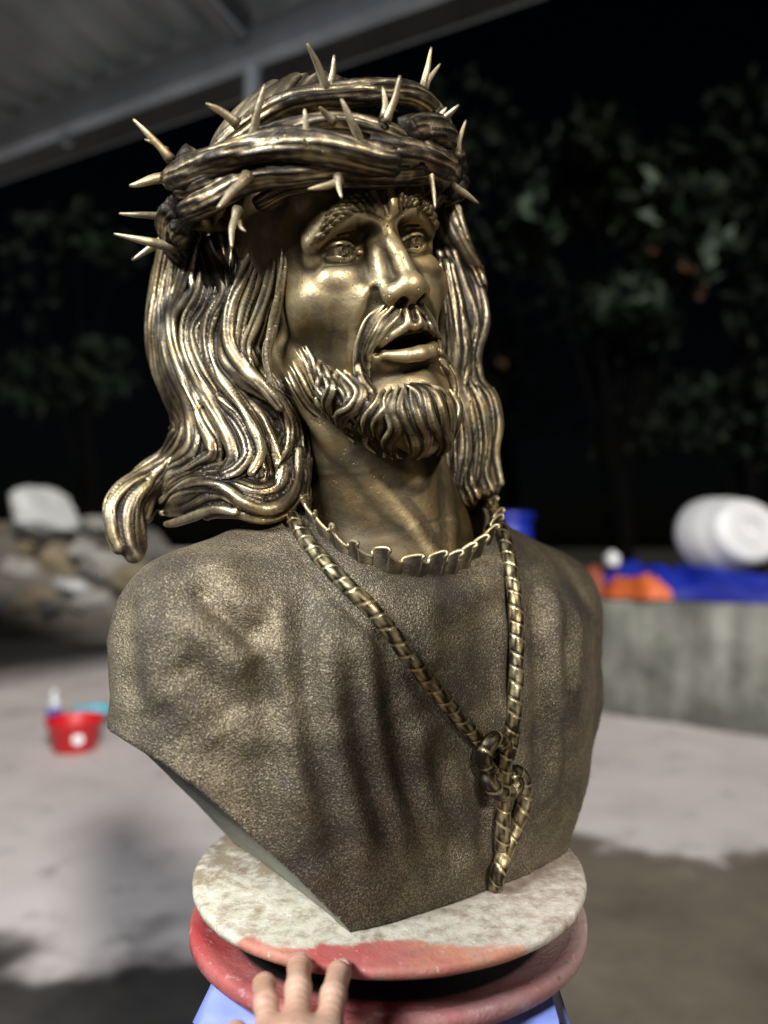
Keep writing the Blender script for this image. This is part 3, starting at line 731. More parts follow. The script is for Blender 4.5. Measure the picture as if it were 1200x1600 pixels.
def disc_paint(name, kind):
    m, nt, b = mat(name)
    tc = nt.nodes.new('ShaderNodeTexCoord'); sp = nt.nodes.new('ShaderNodeSeparateXYZ'); nt.links.new(tc.outputs['Object'], sp.inputs[0])
    x, y, z = sp.outputs
    n1 = noise(nt, 26, 6, .6, dist=.5); n2 = noise(nt, 90, 6, .65); n3 = noise(nt, 9, 4, .5); fine = noise(nt, 330, 4, .7)
    if kind == 'top':
        white = ramp(nt, n2, [(.3, (.24, .205, .135)), (.46, (.46, .425, .325)), (.7, (.58, .55, .46))])
        dirt = ramp(nt, n1, [(.3, (.055, .038, .020)), (.6, (.24, .185, .115))])
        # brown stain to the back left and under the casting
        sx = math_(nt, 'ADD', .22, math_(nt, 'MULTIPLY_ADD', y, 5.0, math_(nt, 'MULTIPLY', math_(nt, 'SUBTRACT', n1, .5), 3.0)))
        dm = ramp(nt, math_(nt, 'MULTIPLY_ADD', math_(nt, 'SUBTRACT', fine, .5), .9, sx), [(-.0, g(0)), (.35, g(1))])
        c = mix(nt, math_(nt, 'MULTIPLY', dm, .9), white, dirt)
        pinkw = ramp(nt, math_(nt, 'MULTIPLY_ADD', x, 4.5, math_(nt, 'MULTIPLY', math_(nt, 'SUBTRACT', n3, .5), 1.2)), [(.05, g(0)), (.5, g(1))])
        c = mix(nt, math_(nt, 'MULTIPLY', pinkw, .6), c, ramp(nt, n2, [(.3, (.20, .15, .13)), (.7, (.50, .43, .40))]))
        # red and orange paint along the front rim
        f = math_(nt, 'MULTIPLY_ADD', y, -9.0, math_(nt, 'MULTIPLY', math_(nt, 'SUBTRACT', n1, .5), .35))
        f = math_(nt, 'ADD', f, math_(nt, 'MULTIPLY', math_(nt, 'SUBTRACT', noise(nt, 12, 3), .5), .5))
        rm = ramp(nt, f, [(.97, g(0)), (1.0, g(1))])
        f2 = math_(nt, 'SUBTRACT', f, .26)
        rm = ramp(nt, f2, [(.90, g(0)), (.95, g(1))])
        red = ramp(nt, n3, [(.30, (.34, .040, .040)), (.42, (.40, .12, .10)), (.52, (.46, .20, .12)), (.60, (.44, .25, .19)), (.72, (.38, .10, .09))])
        c = mix(nt, rm, c, red)
        c = mix(nt, math_(nt, 'MULTIPLY', ramp(nt, noise(nt, 70, 6, .7), [(.50, g(0)), (.66, g(1))]), .55), c, (.22, .13, .10))
        chips = ramp(nt, noise(nt, 150, 4, .7), [(.64, g(0)), (.68, g(1))])
        c = mix(nt, math_(nt, 'MULTIPLY', chips, .5), c, (.70, .66, .58))
    else:
        red = ramp(nt, n3, [(.3, (.34, .035, .035)), (.5, (.38, .10, .09)), (.66, (.34, .19, .18)), (.8, (.40, .27, .25))])
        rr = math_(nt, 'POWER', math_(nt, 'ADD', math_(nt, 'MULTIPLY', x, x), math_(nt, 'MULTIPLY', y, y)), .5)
        dust = ramp(nt, math_(nt, 'ADD', math_(nt, 'MULTIPLY', x, 2.0), math_(nt, 'MULTIPLY', n1, .9)), [(.30, g(0)), (.75, g(1))])
        c = mix(nt, math_(nt, 'MULTIPLY', dust, .75), red, (.36, .25, .24))
        sp_ = ramp(nt, noise(nt, 120, 5, .7), [(.60, g(0)), (.66, g(1))])
        c = mix(nt, math_(nt, 'MULTIPLY', sp_, .5), c, (.14, .03, .02))
        c = mix(nt, math_(nt, 'MULTIPLY', ramp(nt, n2, [(.58, g(0)), (.64, g(1))]), .35), c, (.50, .42, .40))
        c = mix(nt, ramp(nt, rr, [(.134, g(1)), (.1375, g(0))]), c, (.008, .008, .008))  # shaded hollow under the top board, painted in as a black middle
    nt.links.new(c, b.inputs['Base Color']); b.inputs['Roughness'].default_value = .62
    nn = bump(nt, b, n2, .5, .003)
    bump(nt, b, fine, .5, .0012, nn)
    return m
def turntable():
    root = empty('turntable', (TC[0], TC[1], .755), 'paint stained turntable of two round boards under the bust', 'turntable')
    r = np.random.RandomState(4)
    wob = lambda th: .003 * np.sin(3 * th + 1) + .002 * np.sin(7 * th) + .0012 * np.sin(23 * th + 2)
    mb = MB(); R_ = .165
    mb.lathe([(0, .008), (R_ * .5, .008), (R_ - .004, .008), (R_ - .001, .0072), (R_, .0045), (R_ - .0006, .001), (R_ - .004, .0), (0, .0)], n=128, wob=wob)
    o = mb.build('top_board', disc_paint('chipped_white_and_red_paint', 'top'), root); o.matrix_parent_inverse.identity(); o.location = (0, 0, .792 - .755)
    mb = MB(); R_ = .1665
    mb.lathe([(0, .003), (R_ - .020, .003), (R_ - .012, .0075), (R_ - .003, .0085), (R_, .006), (R_, -.002), (R_ - .004, -.004), (0, -.004)], n=128, wob=lambda th: .003 * np.sin(2 * th) + .002 * np.sin(9 * th + 1))
    o = mb.build('bottom_board', disc_paint('dusty_red_paint', 'low'), root); o.matrix_parent_inverse.identity(); o.location = (0, .004, .7565 - .755)
    mb = MB(); mb.lathe([(.085, .0), (.085, .004), (.06, .005), (.06, .033), (.075, .034), (.075, .0345), (0, .0345)], (TC[0], TC[1], .7570), 48); mb.build('bearing_hub', plain('black_iron', (.02, .02, .02), .6, .3), root)
turntable()

# ================================================================== THE BUST
BUST = empty('bronze_bust', (.009, .681, .80), 'bronze bust of a bearded long haired man in a crown of thorns on the turntable', 'sculpture')

# ---- robe (torso frame: a to the viewer's right across the chest, b forward, z up, millimetres)
TO = np.array([.009, .681, .80]); YAW = math.radians(36)
AX = np.array([math.cos(YAW), math.sin(YAW), 0]); BX = np.array([math.sin(YAW), -math.cos(YAW), 0])
def t2w(P): P = np.asarray(P, float) / 1000; return TO + P[..., :1] * AX + P[..., 1:2] * BX + P[..., 2:3] * np.array([0, 0, 1])
def w2t(W): W = np.asarray(W, float) - TO; return np.stack([W @ AX, W @ BX, W[..., 2]], -1) * 1000
CUT_Z = np.array([-20, 0, 46, 76, 105, 128, 142, 149, 153]); CUT_A = np.array([100, 115, 155, 184, 212, 238, 259, 280, 330])
def robe():
    cl = Clay((-295, -150, -8), (295, 170, 335), 2.3)
    sl, (A, B, Z) = cl.block((-400,) * 3, (400,) * 3, 500)
    zz = Z.ravel()
    Aw = np.interp(zz, [0, 120, 200, 250, 290, 330], [206, 212, 214, 178, 110, 70]).reshape(Z.shape)
    Bf = np.interp(zz, [0, 70, 140, 200, 240, 270, 300, 330], [112, 122, 126, 116, 104, 92, 70, 50]).reshape(Z.shape)
    Bb = np.interp(zz, [0, 140, 220, 280, 330], [105, 120, 122, 100, 70]).reshape(Z.shape)
    Bh = np.where(B > 0, Bf, Bb); p_ = 2.5
    q = ((np.abs(A) / Aw) ** p_ + (np.abs(B) / Bh) ** p_) ** (1 / p_)
    cl.D = ((q - 1) * np.minimum(Aw, Bh) * .85).astype(np.float32)
    for sg in (-1, 1):
        cl.caps([(sg * 60, -14, 262), (sg * 130, -4, 232), (sg * (187 if sg < 0 else 178), 8, 205)], [54, 58, 62], 26)
        cl.caps([(sg * (187 if sg < 0 else 178), 8, 205), (sg * (193 if sg < 0 else 184), 10, 120), (sg * (195 if sg < 0 else 186), 8, 20)], [62, 62, 60], 16)
        cl.ell((sg * 75, 78, 190), (62, 40, 55), 40)
    # neck opening and the cuts at the arms
    cut = np.interp(zz, CUT_Z, CUT_A).reshape(Z.shape)
    bow = 10 * np.cos(np.clip(B / 110, -1.5, 1.5))
    dc = (np.abs(A) - cut + (bow - 4) * .7) * .74
    cl.D = np.maximum(cl.D, dc.astype(np.float32))
    cl.D = np.maximum(cl.D, (-Z + 0 * A + 0 * B).astype(np.float32))
    return cl

ROBE = robe()
def robe_hit(px, py, lift=0.0):
    """first point of the robe along a line of sight, as a world point (used to lay folds and the rope on it)"""
    d = ray(px, py); d = d / np.linalg.norm(d); t = .25; o = np.array([0, 0, CAM_Z])
    for _ in range(220):
        P = w2t(o + d * t)
        I = np.round((P - ROBE.lo) / ROBE.h).astype(int)
        D = ROBE.D[tuple(I)] if (I >= 0).all() and (I < ROBE.n).all() else 12.0
        if D < lift: break
        t += max(.4, min(D - lift, 12) * .7) / 1000
        if t > 1.3: return None
    return o + d * t
RING_PX = [(476, 796), (492, 826), (520, 858), (560, 884), (606, 899), (655, 905), (704, 898), (742, 876), (768, 846), (778, 812)]
RING = [robe_hit(*p) for p in RING_PX]
RINGT = np.array([[-107, 23, 300], [-111, 46, 285], [-109, 70, 269], [-100, 89, 257], [-82, 102, 250], [-57, 106, 247], [-24, 104, 249], [8, 97, 259], [36, 86, 274], [62, 62, 292], [74, 25, 308], [66, -30, 322], [30, -72, 330], [-20, -84, 332], [-70, -72, 328], [-102, -30, 316]], float)
RC = np.array([-20.0, 10.0])
ROBE.caps(np.concatenate([RINGT, RINGT[:1]]) - [0, 0, 22], [13] * (len(RINGT) + 1), 20)
sl_, (A_, B_, Z_) = ROBE.block((-400,) * 3, (400,) * 3, 500)
th_ = np.arctan2(RINGT[:, 0] - RC[0], RINGT[:, 1] - RC[1]); o_ = np.argsort(th_); rr_ = np.hypot(RINGT[:, 0] - RC[0], RINGT[:, 1] - RC[1])
TH_ = np.arctan2(A_ - RC[0], B_ - RC[1]) + 0 * A_ + 0 * B_
pi_ = lambda v: np.interp(TH_.ravel(), np.r_[th_[o_] - 2 * math.pi, th_[o_], th_[o_] + 2 * math.pi], np.tile(v[o_], 3)).reshape(TH_.shape)
q_ = np.hypot(A_ - RC[0], B_ - RC[1]) - pi_(rr_) + 6 + 0 * Z_
ROBE.comb(sl_, np.maximum(q_, pi_(RINGT[:, 2]) - 36 - Z_).astype(np.float32), 3, 'sub')
V, Q = ROBE.nets()
W = t2w(V)
def fold(pts, amp, wid):
    """push the robe surface in or out along a line"""
    global W
    C = [robe_hit(*p) for p in pts]; C = np.array([c for c in C if c is not None])
    if len(C) < 2: return
    C, _ = crom(C, .0018)
    lo = C.min(0) - wid * 3; hi = C.max(0) + wid * 3
    idx = np.where(((W > lo) & (W < hi)).all(1))[0]
    D = np.full(len(idx), 9.0); U = np.zeros(len(idx))
    for k, c in enumerate(C):
        d = np.linalg.norm(W[idx] - c, axis=1); s = d < D; D[s] = d[s]; U[s] = k / len(C)
    env = np.clip(np.minimum(U, 1 - U) * 4.5, 0, 1); env = env * env * (3 - 2 * env)
    W[idx] += NRM[idx] * (amp * env * np.exp(-(D / wid) ** 2))[:, None]
n_ = np.zeros_like(W); fq = np.cross(W[Q[:, 2]] - W[Q[:, 0]], W[Q[:, 3]] - W[Q[:, 1]])
for k in range(4): np.add.at(n_, Q[:, k], fq)
NRM = n_ / (np.linalg.norm(n_, axis=1)[:, None] + 1e-9)
if ((W - TO) * NRM).sum() < 0: NRM = -NRM; Q = Q[:, ::-1]
is_cut = np.abs(V[:, 0]) > 60
AN = NRM @ AX
cutv = ((AN * np.sign(V[:, 0]) > .45) & (NRM[:, 2] < -.42) & (V[:, 2] > .5) & (V[:, 2] < 150))
KEEP = cutv.copy()
NRM0 = NRM.copy(); NRM[KEEP] = 0
for pts, amp, wid in (
    ([(300, 900), (332, 945), (368, 975), (408, 1015)], -.008, .0092), ([(280, 945), (318, 990), (362, 1020), (395, 1055)], .005, .012), ([(325, 870), (375, 925), (420, 965)], .004, .013),
    ([(275, 1020), (325, 1072), (372, 1130)], -.005, .011), ([(262, 1060), (305, 1110), (350, 1160)], .004, .012),
    ([(248, 880), (238, 940), (236, 1030), (262, 1120)], .005, .013), ([(208, 930), (200, 1010), (210, 1110)], -.004, .013),
    ([(478, 880), (474, 1000), (482, 1100), (500, 1220), (530, 1330), (562, 1420)], -.0075, .0100), ([(445, 880), (440, 1000), (452, 1110), (478, 1230), (510, 1330)], .0055, .0115),
    ([(515, 930), (512, 1030), (525, 1130), (550, 1250), (590, 1380)], .0055, .0115), ([(552, 1000), (556, 1110), (578, 1230), (616, 1350)], -.0065, .0100),
    ([(580, 930), (576, 1030), (586, 1130), (608, 1230), (648, 1350)], .0050, .0110), ([(607, 920), (602, 1010), (610, 1110), (632, 1220), (668, 1330), (690, 1390)], -.0065, .0098),
    ([(648, 1110), (664, 1210), (695, 1320)], .0050, .0110), ([(672, 1150), (694, 1250), (722, 1370)], -.0055, .0100), ([(700, 1180), (718, 1270), (738, 1370)], .0040, .0100),
    ([(400, 930), (414, 1040), (428, 1130), (455, 1240)], -.0045, .0110), ([(365, 985), (376, 1080), (400, 1190)], .0045, .0120), ([(660, 920), (668, 980), (680, 1050)], .0035, .0110),
    ([(850, 890), (868, 990), (874, 1120), (872, 1240)], .0055, .0115), ([(828, 870), (842, 980), (848, 1120), (846, 1280)], -.0065, .0100), ([(893, 930), (900, 1000), (895, 1100)], .0045, .0110), ([(880, 950), (885, 1040), (884, 1160), (880, 1260)], -.0045, .0096),
    ([(790, 850), (797, 930), (799, 1020), (795, 1110)], -.004, .0045), ([(440, 815), (490, 890), (560, 965), (640, 1055), (720, 1150)], -.004, .006),
    ([(775, 1190), (762, 1260), (752, 1340), (748, 1410)], -.006, .008)):
    fold(pts, amp * (1 if wid < .0095 else 1.0), wid * (1.0 if wid < .0095 else 1.15))
NRM = NRM0
# hammered unevenness
w_ = V / 1000
W += NRM * (~KEEP)[:, None] * (.0006 * (np.sin(w_[:, 0] * 90 + 3 * np.sin(w_[:, 2] * 60)) * np.sin(w_[:, 2] * 75 + 2 * np.sin(w_[:, 1] * 50))))[:, None]
W[:, 2] = np.where(V[:, 2] < 1.0, .8003, W[:, 2])
me = mesh_np('robe', W - TO, Q)
fc = cutv[Q].sum(1) >= 3
ro = link('robe', me, [M_ROBE, M_CUT]); me.polygons.foreach_set('material_index', fc.astype(np.int32))
ro.parent = BUST
def sharp(o, ang=40):
    n = o.modifiers.new('edge', 'EDGE_SPLIT'); n.split_angle = math.radians(ang); n.use_edge_sharp = False

# ---- head (local millimetres: x to the viewer's right, y up, z out of the face, origin at the bridge of the nose)
HR = np.array([[0.88983909, -0.23176117, 0.39303074], [0.36039818, -0.17125572, -0.91694309], [0.27982057, 0.95757936, -0.06886373]])
HR = HR @ roty(math.radians(5.0))
HT = np.array([.0006, .53, 1.3007]); HS = 1.03e-3
def h2w(P): return (np.asarray(P, float) * HS) @ HR.T + HT
def w2h(Wp): return ((np.asarray(Wp, float) - HT) @ HR) / HS

def head():
    c = Clay((-86, -262, -172), (86, 96, 34), 1.08)
    two = lambda f: [f(sx) for sx in (-1, 1)]
    c.ell((0, 25, -93), (73, 96, 95), 0)                       # skull
    c.ell((0, -52, -62), (61, 78, 60), 18)                     # face block
    c.ell((0, 32, -20), (50, 34, 22), 16)                      # forehead
    two(lambda s: c.caps([(s * 56, -62, -92), (s * 48, -92, -68), (s * 16, -116, -26)], [15, 15, 15], 18))
    two(lambda s: c.ell((s * 62, -76, -38), (9, 20, 17), 26, 'sub'))
    c.ell((0, -114, -21), (21, 17, 19), 12)                    # chin
    two(lambda s: c.ell((s * 42, -36, -36), (19, 13, 19), 26)) # cheekbones
    two(lambda s: c.ell((s * 23, -46, -18), (15, 17, 15), 12)) # cheek beside the nose
    two(lambda s: c.ell((s * 30, -11, 6), (20, 13.5, 24), 12, 'sub'))   # eye sockets
    two(lambda s: c.ell((s * 15, -6, 2), (8, 11, 14), 8, 'sub'))
    # brow ridges, lifted towards the middle
    two(lambda s: c.caps([(s * 8, 13, 2.5), (s * 22, 14, 1.5), (s * 38, 9, -6), (s * 50, 1, -19)], [5.0, 5.0, 4.6, 4.0], 16))
    two(lambda s: c.caps([(s * 6, 14, 4), (s * 8, 28, 3)], [5, 4], 6))
    c.caps([(0, 8, 7.5), (0, 26, 7.5)], [2.4, 2.0], 4, 'sub')
    # nose
    c.caps([(0, 6, -2.5), (0, -8, 3), (0, -22, 10.8), (0, -38, 14.5)], [6.8, 6.0, 6.2, 7.2], 9)
    two(lambda s: c.caps([(s * 6, -10, -6), (s * 10, -38, 0)], [7, 8.5], 9))
    c.ell((0, -44.5, 16.5), (8.4, 8.2, 8.8), 5)
    two(lambda s: c.ell((s * 3.4, -44.5, 18.5), (5.3, 5.5, 5.3), 6))
    two(lambda s: c.ell((s * 11.6, -46.8, 8), (6.4, 7.2, 10.5), 7))
    c.caps([(0, -47, 18), (0, -54, 8)], [4.4, 5], 5)
    two(lambda s: c.ell((s * 7.6, -53.5, 11), (4.0, 4.6, 7.0), 2.5, 'sub', rotx(-.35)))
    two(lambda s: c.caps([(s * 20, -41, 1), (s * 22, -50, 1), (s * 19, -54, 4)], [1.6, 1.8, 1.5], 5, 'sub'))
    # mouth barrel, naso-labial fold
    c.ell((0, -74, -14), (31, 26, 24), 12)
    two(lambda s: c.caps([(s * 23, -50, 0), (s * 32, -66, -7), (s * 36, -84, -15)], [2.2, 2.6, 2.0], 9, 'sub'))
    c.ell((0, -80, 3), (25.5, 6.5, 26), 3, 'sub')
    two(lambda s: c.ell((s * 13, -81.5, 3), (13, 5, 26), 3, 'sub'))
    c.ell((0, -84, -16), (26, 22, 20), 2)                      # floor of the mouth
    c.ell((0, -79.5, -2), (21, 4.2, 22), 2, 'sub')
    c.caps([(-17, -73.5, -1), (0, -73, 4.5), (17, -73.5, -1)], [3.2, 3.4, 3.2], 2)     # upper teeth bulge
    c.ell((0, -79.3, 0), (23, 4.6, 15), 1.5, 'sub')
    # lips
    two(lambda s: c.caps([(0, -70.5, 10.8), (s * 6, -69.3, 10.6), (s * 15, -73.5, 6), (s * 26, -81, -6.5)], [2.4, 2.5, 2.0, 1.0], 3))
    two(lambda s: c.caps([(0, -90.5, 8.5), (s * 9, -90, 7.5), (s * 17, -87.5, 2), (s * 24, -83.5, -5)], [5.6, 5.6, 3.8, 1.2], 3.5))
    two(lambda s: c.ell((s * 27.5, -81.5, -3.5), (4, 3.2, 5), 3, 'sub'))
    c.ell((0, -101.5, 6), (17, 4.6, 8), 6, 'sub')
    two(lambda s: c.caps([(s * 3.4, -57, 8.5), (s * 4.2, -66, 11)], [2.1, 2.4], 3))
    c.caps([(0, -58, 12), (0, -66, 13.5)], [1.8, 2.3], 3, 'sub')
    two(lambda s: c.ell((s * 31, -24.5, -17.5), (17, 8.5, 8.5), 7))
    two(lambda s: c.ell((s * 46, -9, -27), (6, 8, 7), 6))
    # eyes: ball, lids, iris
    for s in (-1, 1):
        E = np.array([s * 30.5, -9.0, -22.5]); R_ = 12.6
        c.ell(E, (R_, R_, R_), 1.5)
        b = c.block(E - 20, E + 20, 0); sl, (X, Y, Z) = b
        X, Y, Z = X - E[0], Y - E[1], Z - E[2]
        r = np.sqrt(X * X + Y * Y + Z * Z)
        tl = s * .10
        Yr = Y * math.cos(tl) - X * math.sin(tl); 
        for (al, sgn, th, rr) in ((math.radians(19), 1, 2.6, 14.6), (math.radians(-14), -1, 1.9, 13.7)):
            pl_ = -sgn * (Yr * math.cos(al) - Z * math.sin(al))
            d = np.maximum(np.abs(r - (rr - th / 2 - .2)) - th / 2 - .2, pl_)
            d = np.maximum(d, -Z - 6)
            c.comb(sl, d.astype(np.float32), 1.6, 'add')
        # fold over the upper lid and the pouch below
        c.caps([(s * 16, -4, -10), (s * 24, 3.0, -6.5), (s * 36, 4.0, -8.5), (s * 48, -4, -21)], [1.3, 1.5, 1.5, 1.2], 3, 'sub')
        G = np.array([s * .02 + .10, .06, 1.0]); G /= np.linalg.norm(G)
        gx = np.array([1, 0, -G[0]]); gx /= np.linalg.norm(gx); gy = np.cross(G, gx)
        ring = [E + G * 11.55 + (gx * math.cos(a) + gy * math.sin(a)) * 4.8 for a in np.linspace(0, 2 * math.pi, 15)]
        c.caps(ring, [.85] * 15, .8, 'sub')
        c.ell(E + G * 12.6, (2.1, 2.1, 2.0), .9, 'sub')
        c.ell(E + np.array([-s * 13.5, -1.5, 8.5]), (2.6, 2.2, 2.6), 1.5)
    # neck
    NB = w2h(np.array([.010, .668, 1.075])); NT = np.array([0, -88, -84.0])
    NF = w2h(np.array([.010, .668, 1.0]))
    c.caps([NT, (NT + NB) / 2 + [-2, 0, -2], NB + [-4, 0, 0], NF], [52, 57, 71, 80], 16)
    pit = w2h(np.array([.044, .610, 1.062])); 
    c.caps([(0, -118, -46), (NT + NB) / 2 + [0, -8, 38], pit + [0, 12, -12]], [16, 15, 10], 16)
    for s in (-1, 1):
        q = w2h(np.array([.044, .610, 1.062]) + .008 * s * AX)
        c.caps([(s * 60, -66, -100), (s * 44, -120, -78), q + [s * 9, 26, -7], q], [12, 14, 11, 8], 5)
    c.ell((0, -131, -30), (16, 10, 16), 14)
    c.ell((0, -172, -42), (9, 13, 10), 9)
    two(lambda s: c.caps([(s * 22, -140, -62), (s * 20, -185, -58)], [5, 5], 12, 'sub'))
    c.caps([(0, -116, -8), (-1, -134, -9), (-3, -150, -11)], [17, 19, 14], 8)
    two(lambda s: c.caps([(s * 16, -120, -14), (s * 14, -142, -16)], [15, 11], 8))
    c.ell(w2h(t2w([-20, 16, 252])), (84, 88, 34), 24, rot=HR.T @ np.stack([AX, BX, [0, 0, 1]], 1) @ rotx(-.42))
    # ears are covered by the hair; the under-side of the beard
    two(lambda s: c.caps([(s * 55, -58, -78), (s * 50, -88, -60), (s * 36, -115, -36), (s * 15, -130, -14), (0, -133, -9)], [7, 10, 14, 16, 16], 8))
    return c
c = head(); V, Q = c.nets()
W = h2w(V)
fq = np.cross(W[Q[:, 2]] - W[Q[:, 0]], W[Q[:, 3]] - W[Q[:, 1]]); cen = W[Q].mean(1)
if (fq * (cen - h2w([0, -60, -80]))).sum() < 0: Q = Q[:, ::-1]
hme = mesh_np('head', W - TO, Q); add_wear(hme)
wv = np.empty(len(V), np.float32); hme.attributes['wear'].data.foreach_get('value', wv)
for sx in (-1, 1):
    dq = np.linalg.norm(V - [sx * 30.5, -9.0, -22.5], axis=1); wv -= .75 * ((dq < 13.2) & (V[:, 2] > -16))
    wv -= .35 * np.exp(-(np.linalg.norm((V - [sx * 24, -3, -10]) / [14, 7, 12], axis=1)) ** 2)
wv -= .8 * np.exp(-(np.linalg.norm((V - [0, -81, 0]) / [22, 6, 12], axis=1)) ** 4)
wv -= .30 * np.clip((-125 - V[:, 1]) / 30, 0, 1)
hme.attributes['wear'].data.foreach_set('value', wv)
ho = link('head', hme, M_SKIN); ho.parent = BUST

# surface probe on the head clay so that strands sit on it
def head_out(p, dirn, lift=0.0):
    """walk from outside towards p along -dirn until the head surface is met"""
    p = np.asarray(p, float); dirn = np.asarray(dirn, float); dirn = dirn / np.linalg.norm(dirn)
    for t in np.arange(45, -30, -.6):
        x = p + dirn * t; I = np.round((x - c.lo) / c.h).astype(int)
        if (I >= 0).all() and (I < c.n).all() and c.D[tuple(I)] < lift: return x
    return p

from mathutils import kdtree
def comb(W_, Q, paths, lam, amp, seed):
    """grooves that run along the locks: ridge height from the sideways distance to the nearest lock"""
    r = np.random.RandomState(seed); P = []; T_ = []; F_ = []; U_ = []
    for C in paths:
        t = np.gradient(C, axis=0); t /= np.linalg.norm(t, axis=1)[:, None] + 1e-12
        P.append(C); T_.append(t); F_.append(np.full(len(C), r.uniform(0, 3.1))); U_.append(np.arange(len(C)) * .12 + r.uniform(0, 6))
    P = np.concatenate(P); T_ = np.concatenate(T_); F_ = np.concatenate(F_); U_ = np.concatenate(U_)
    kd = kdtree.KDTree(len(P))
    for i, p in enumerate(P): kd.insert(p, i)
    kd.balance()
    idx = np.array([kd.find(w)[1] for w in W_])
    Nn = np.zeros_like(W_); fq = np.cross(W_[Q[:, 2]] - W_[Q[:, 0]], W_[Q[:, 3]] - W_[Q[:, 1]])
    for k in range(4): np.add.at(Nn, Q[:, k], fq)
    Nn /= np.linalg.norm(Nn, axis=1)[:, None] + 1e-12
    B = np.cross(T_[idx], Nn); B /= np.linalg.norm(B, axis=1)[:, None] + 1e-9
    lat = ((W_ - P[idx]) * B).sum(1)
    x = math.pi * lat / lam + F_[idx] + .55 * np.sin(U_[idx]) + .35 * np.sin(lat * 900 + U_[idx] * 2.3)
    f = .68 * np.abs(np.cos(x)) ** .8 + .32 * np.abs(np.cos(x * 2.17 + U_[idx])) ** .8
    a = amp * (.55 + .45 * np.sin(U_[idx] * .7 + F_[idx] * 5))
    return W_ + Nn * ((f - .55) * a)[:, None]

# ---- eyebrows
def head_hit(px, py, lift=0.0):
    d = ray(px, py); d = d / np.linalg.norm(d); o = np.array([0, 0, CAM_Z]); t = .40
    for _ in range(260):
        P = w2h(o + d * t); I = np.round((P - c.lo) / c.h).astype(int)
        D = c.D[tuple(I)] if (I >= 0).all() and (I < c.n).all() else 8.0
        if D < lift: return P
        t += max(.3, min(D - lift, 8) * .6) * HS
        if t > .85: return None
    return None
def brows():
    mb = MB(); r = random.Random(3)
    for s in (-1, 1):
        for row in range(3):
            for k in range(9):
                u = (k + .33 * row) / 9
                bx = np.interp(u, [0, .3, .65, 1], [7, 18, 33, 47]); by = np.interp(u, [0, .3, .65, 1], [13, 15, 11.5, 3]) + (row - 1) * np.interp(u, [0, .6, 1], [3.8, 3.4, 1.4])
                dx = np.interp(u, [0, .15, .4, 1], [2, 6, 11, 10]) * r.uniform(.9, 1.15); dy = np.interp(u, [0, .15, .4, .75, 1], [8, 6, 2.5, -2.5, -5])
                b0 = np.array([s * bx, by, 0]); b1 = b0 + [s * dx * .5, dy * .62 + .5, 0]; b2 = b0 + [s * dx, dy, 0]
                P = [head_out(q, (s * .25, .1, 1), lf) for q, lf in ((b0, .8), (b1, 2.2), (b2, .7))]
                mb.sweep(h2w(P), [1.3 * HS, 2.1 * HS, 1.2 * HS], [1.3 * HS, 2.0 * HS, 1.0 * HS], n=10, step=.001, up=HR @ np.array([0, .2, 1.0]), prof=taper(.3, .45, .3, .1))
    mb.V = [v - TO for v in mb.V]; o = mb.build('eyebrows', M_BROW); o.parent = BUST
brows()

brows()

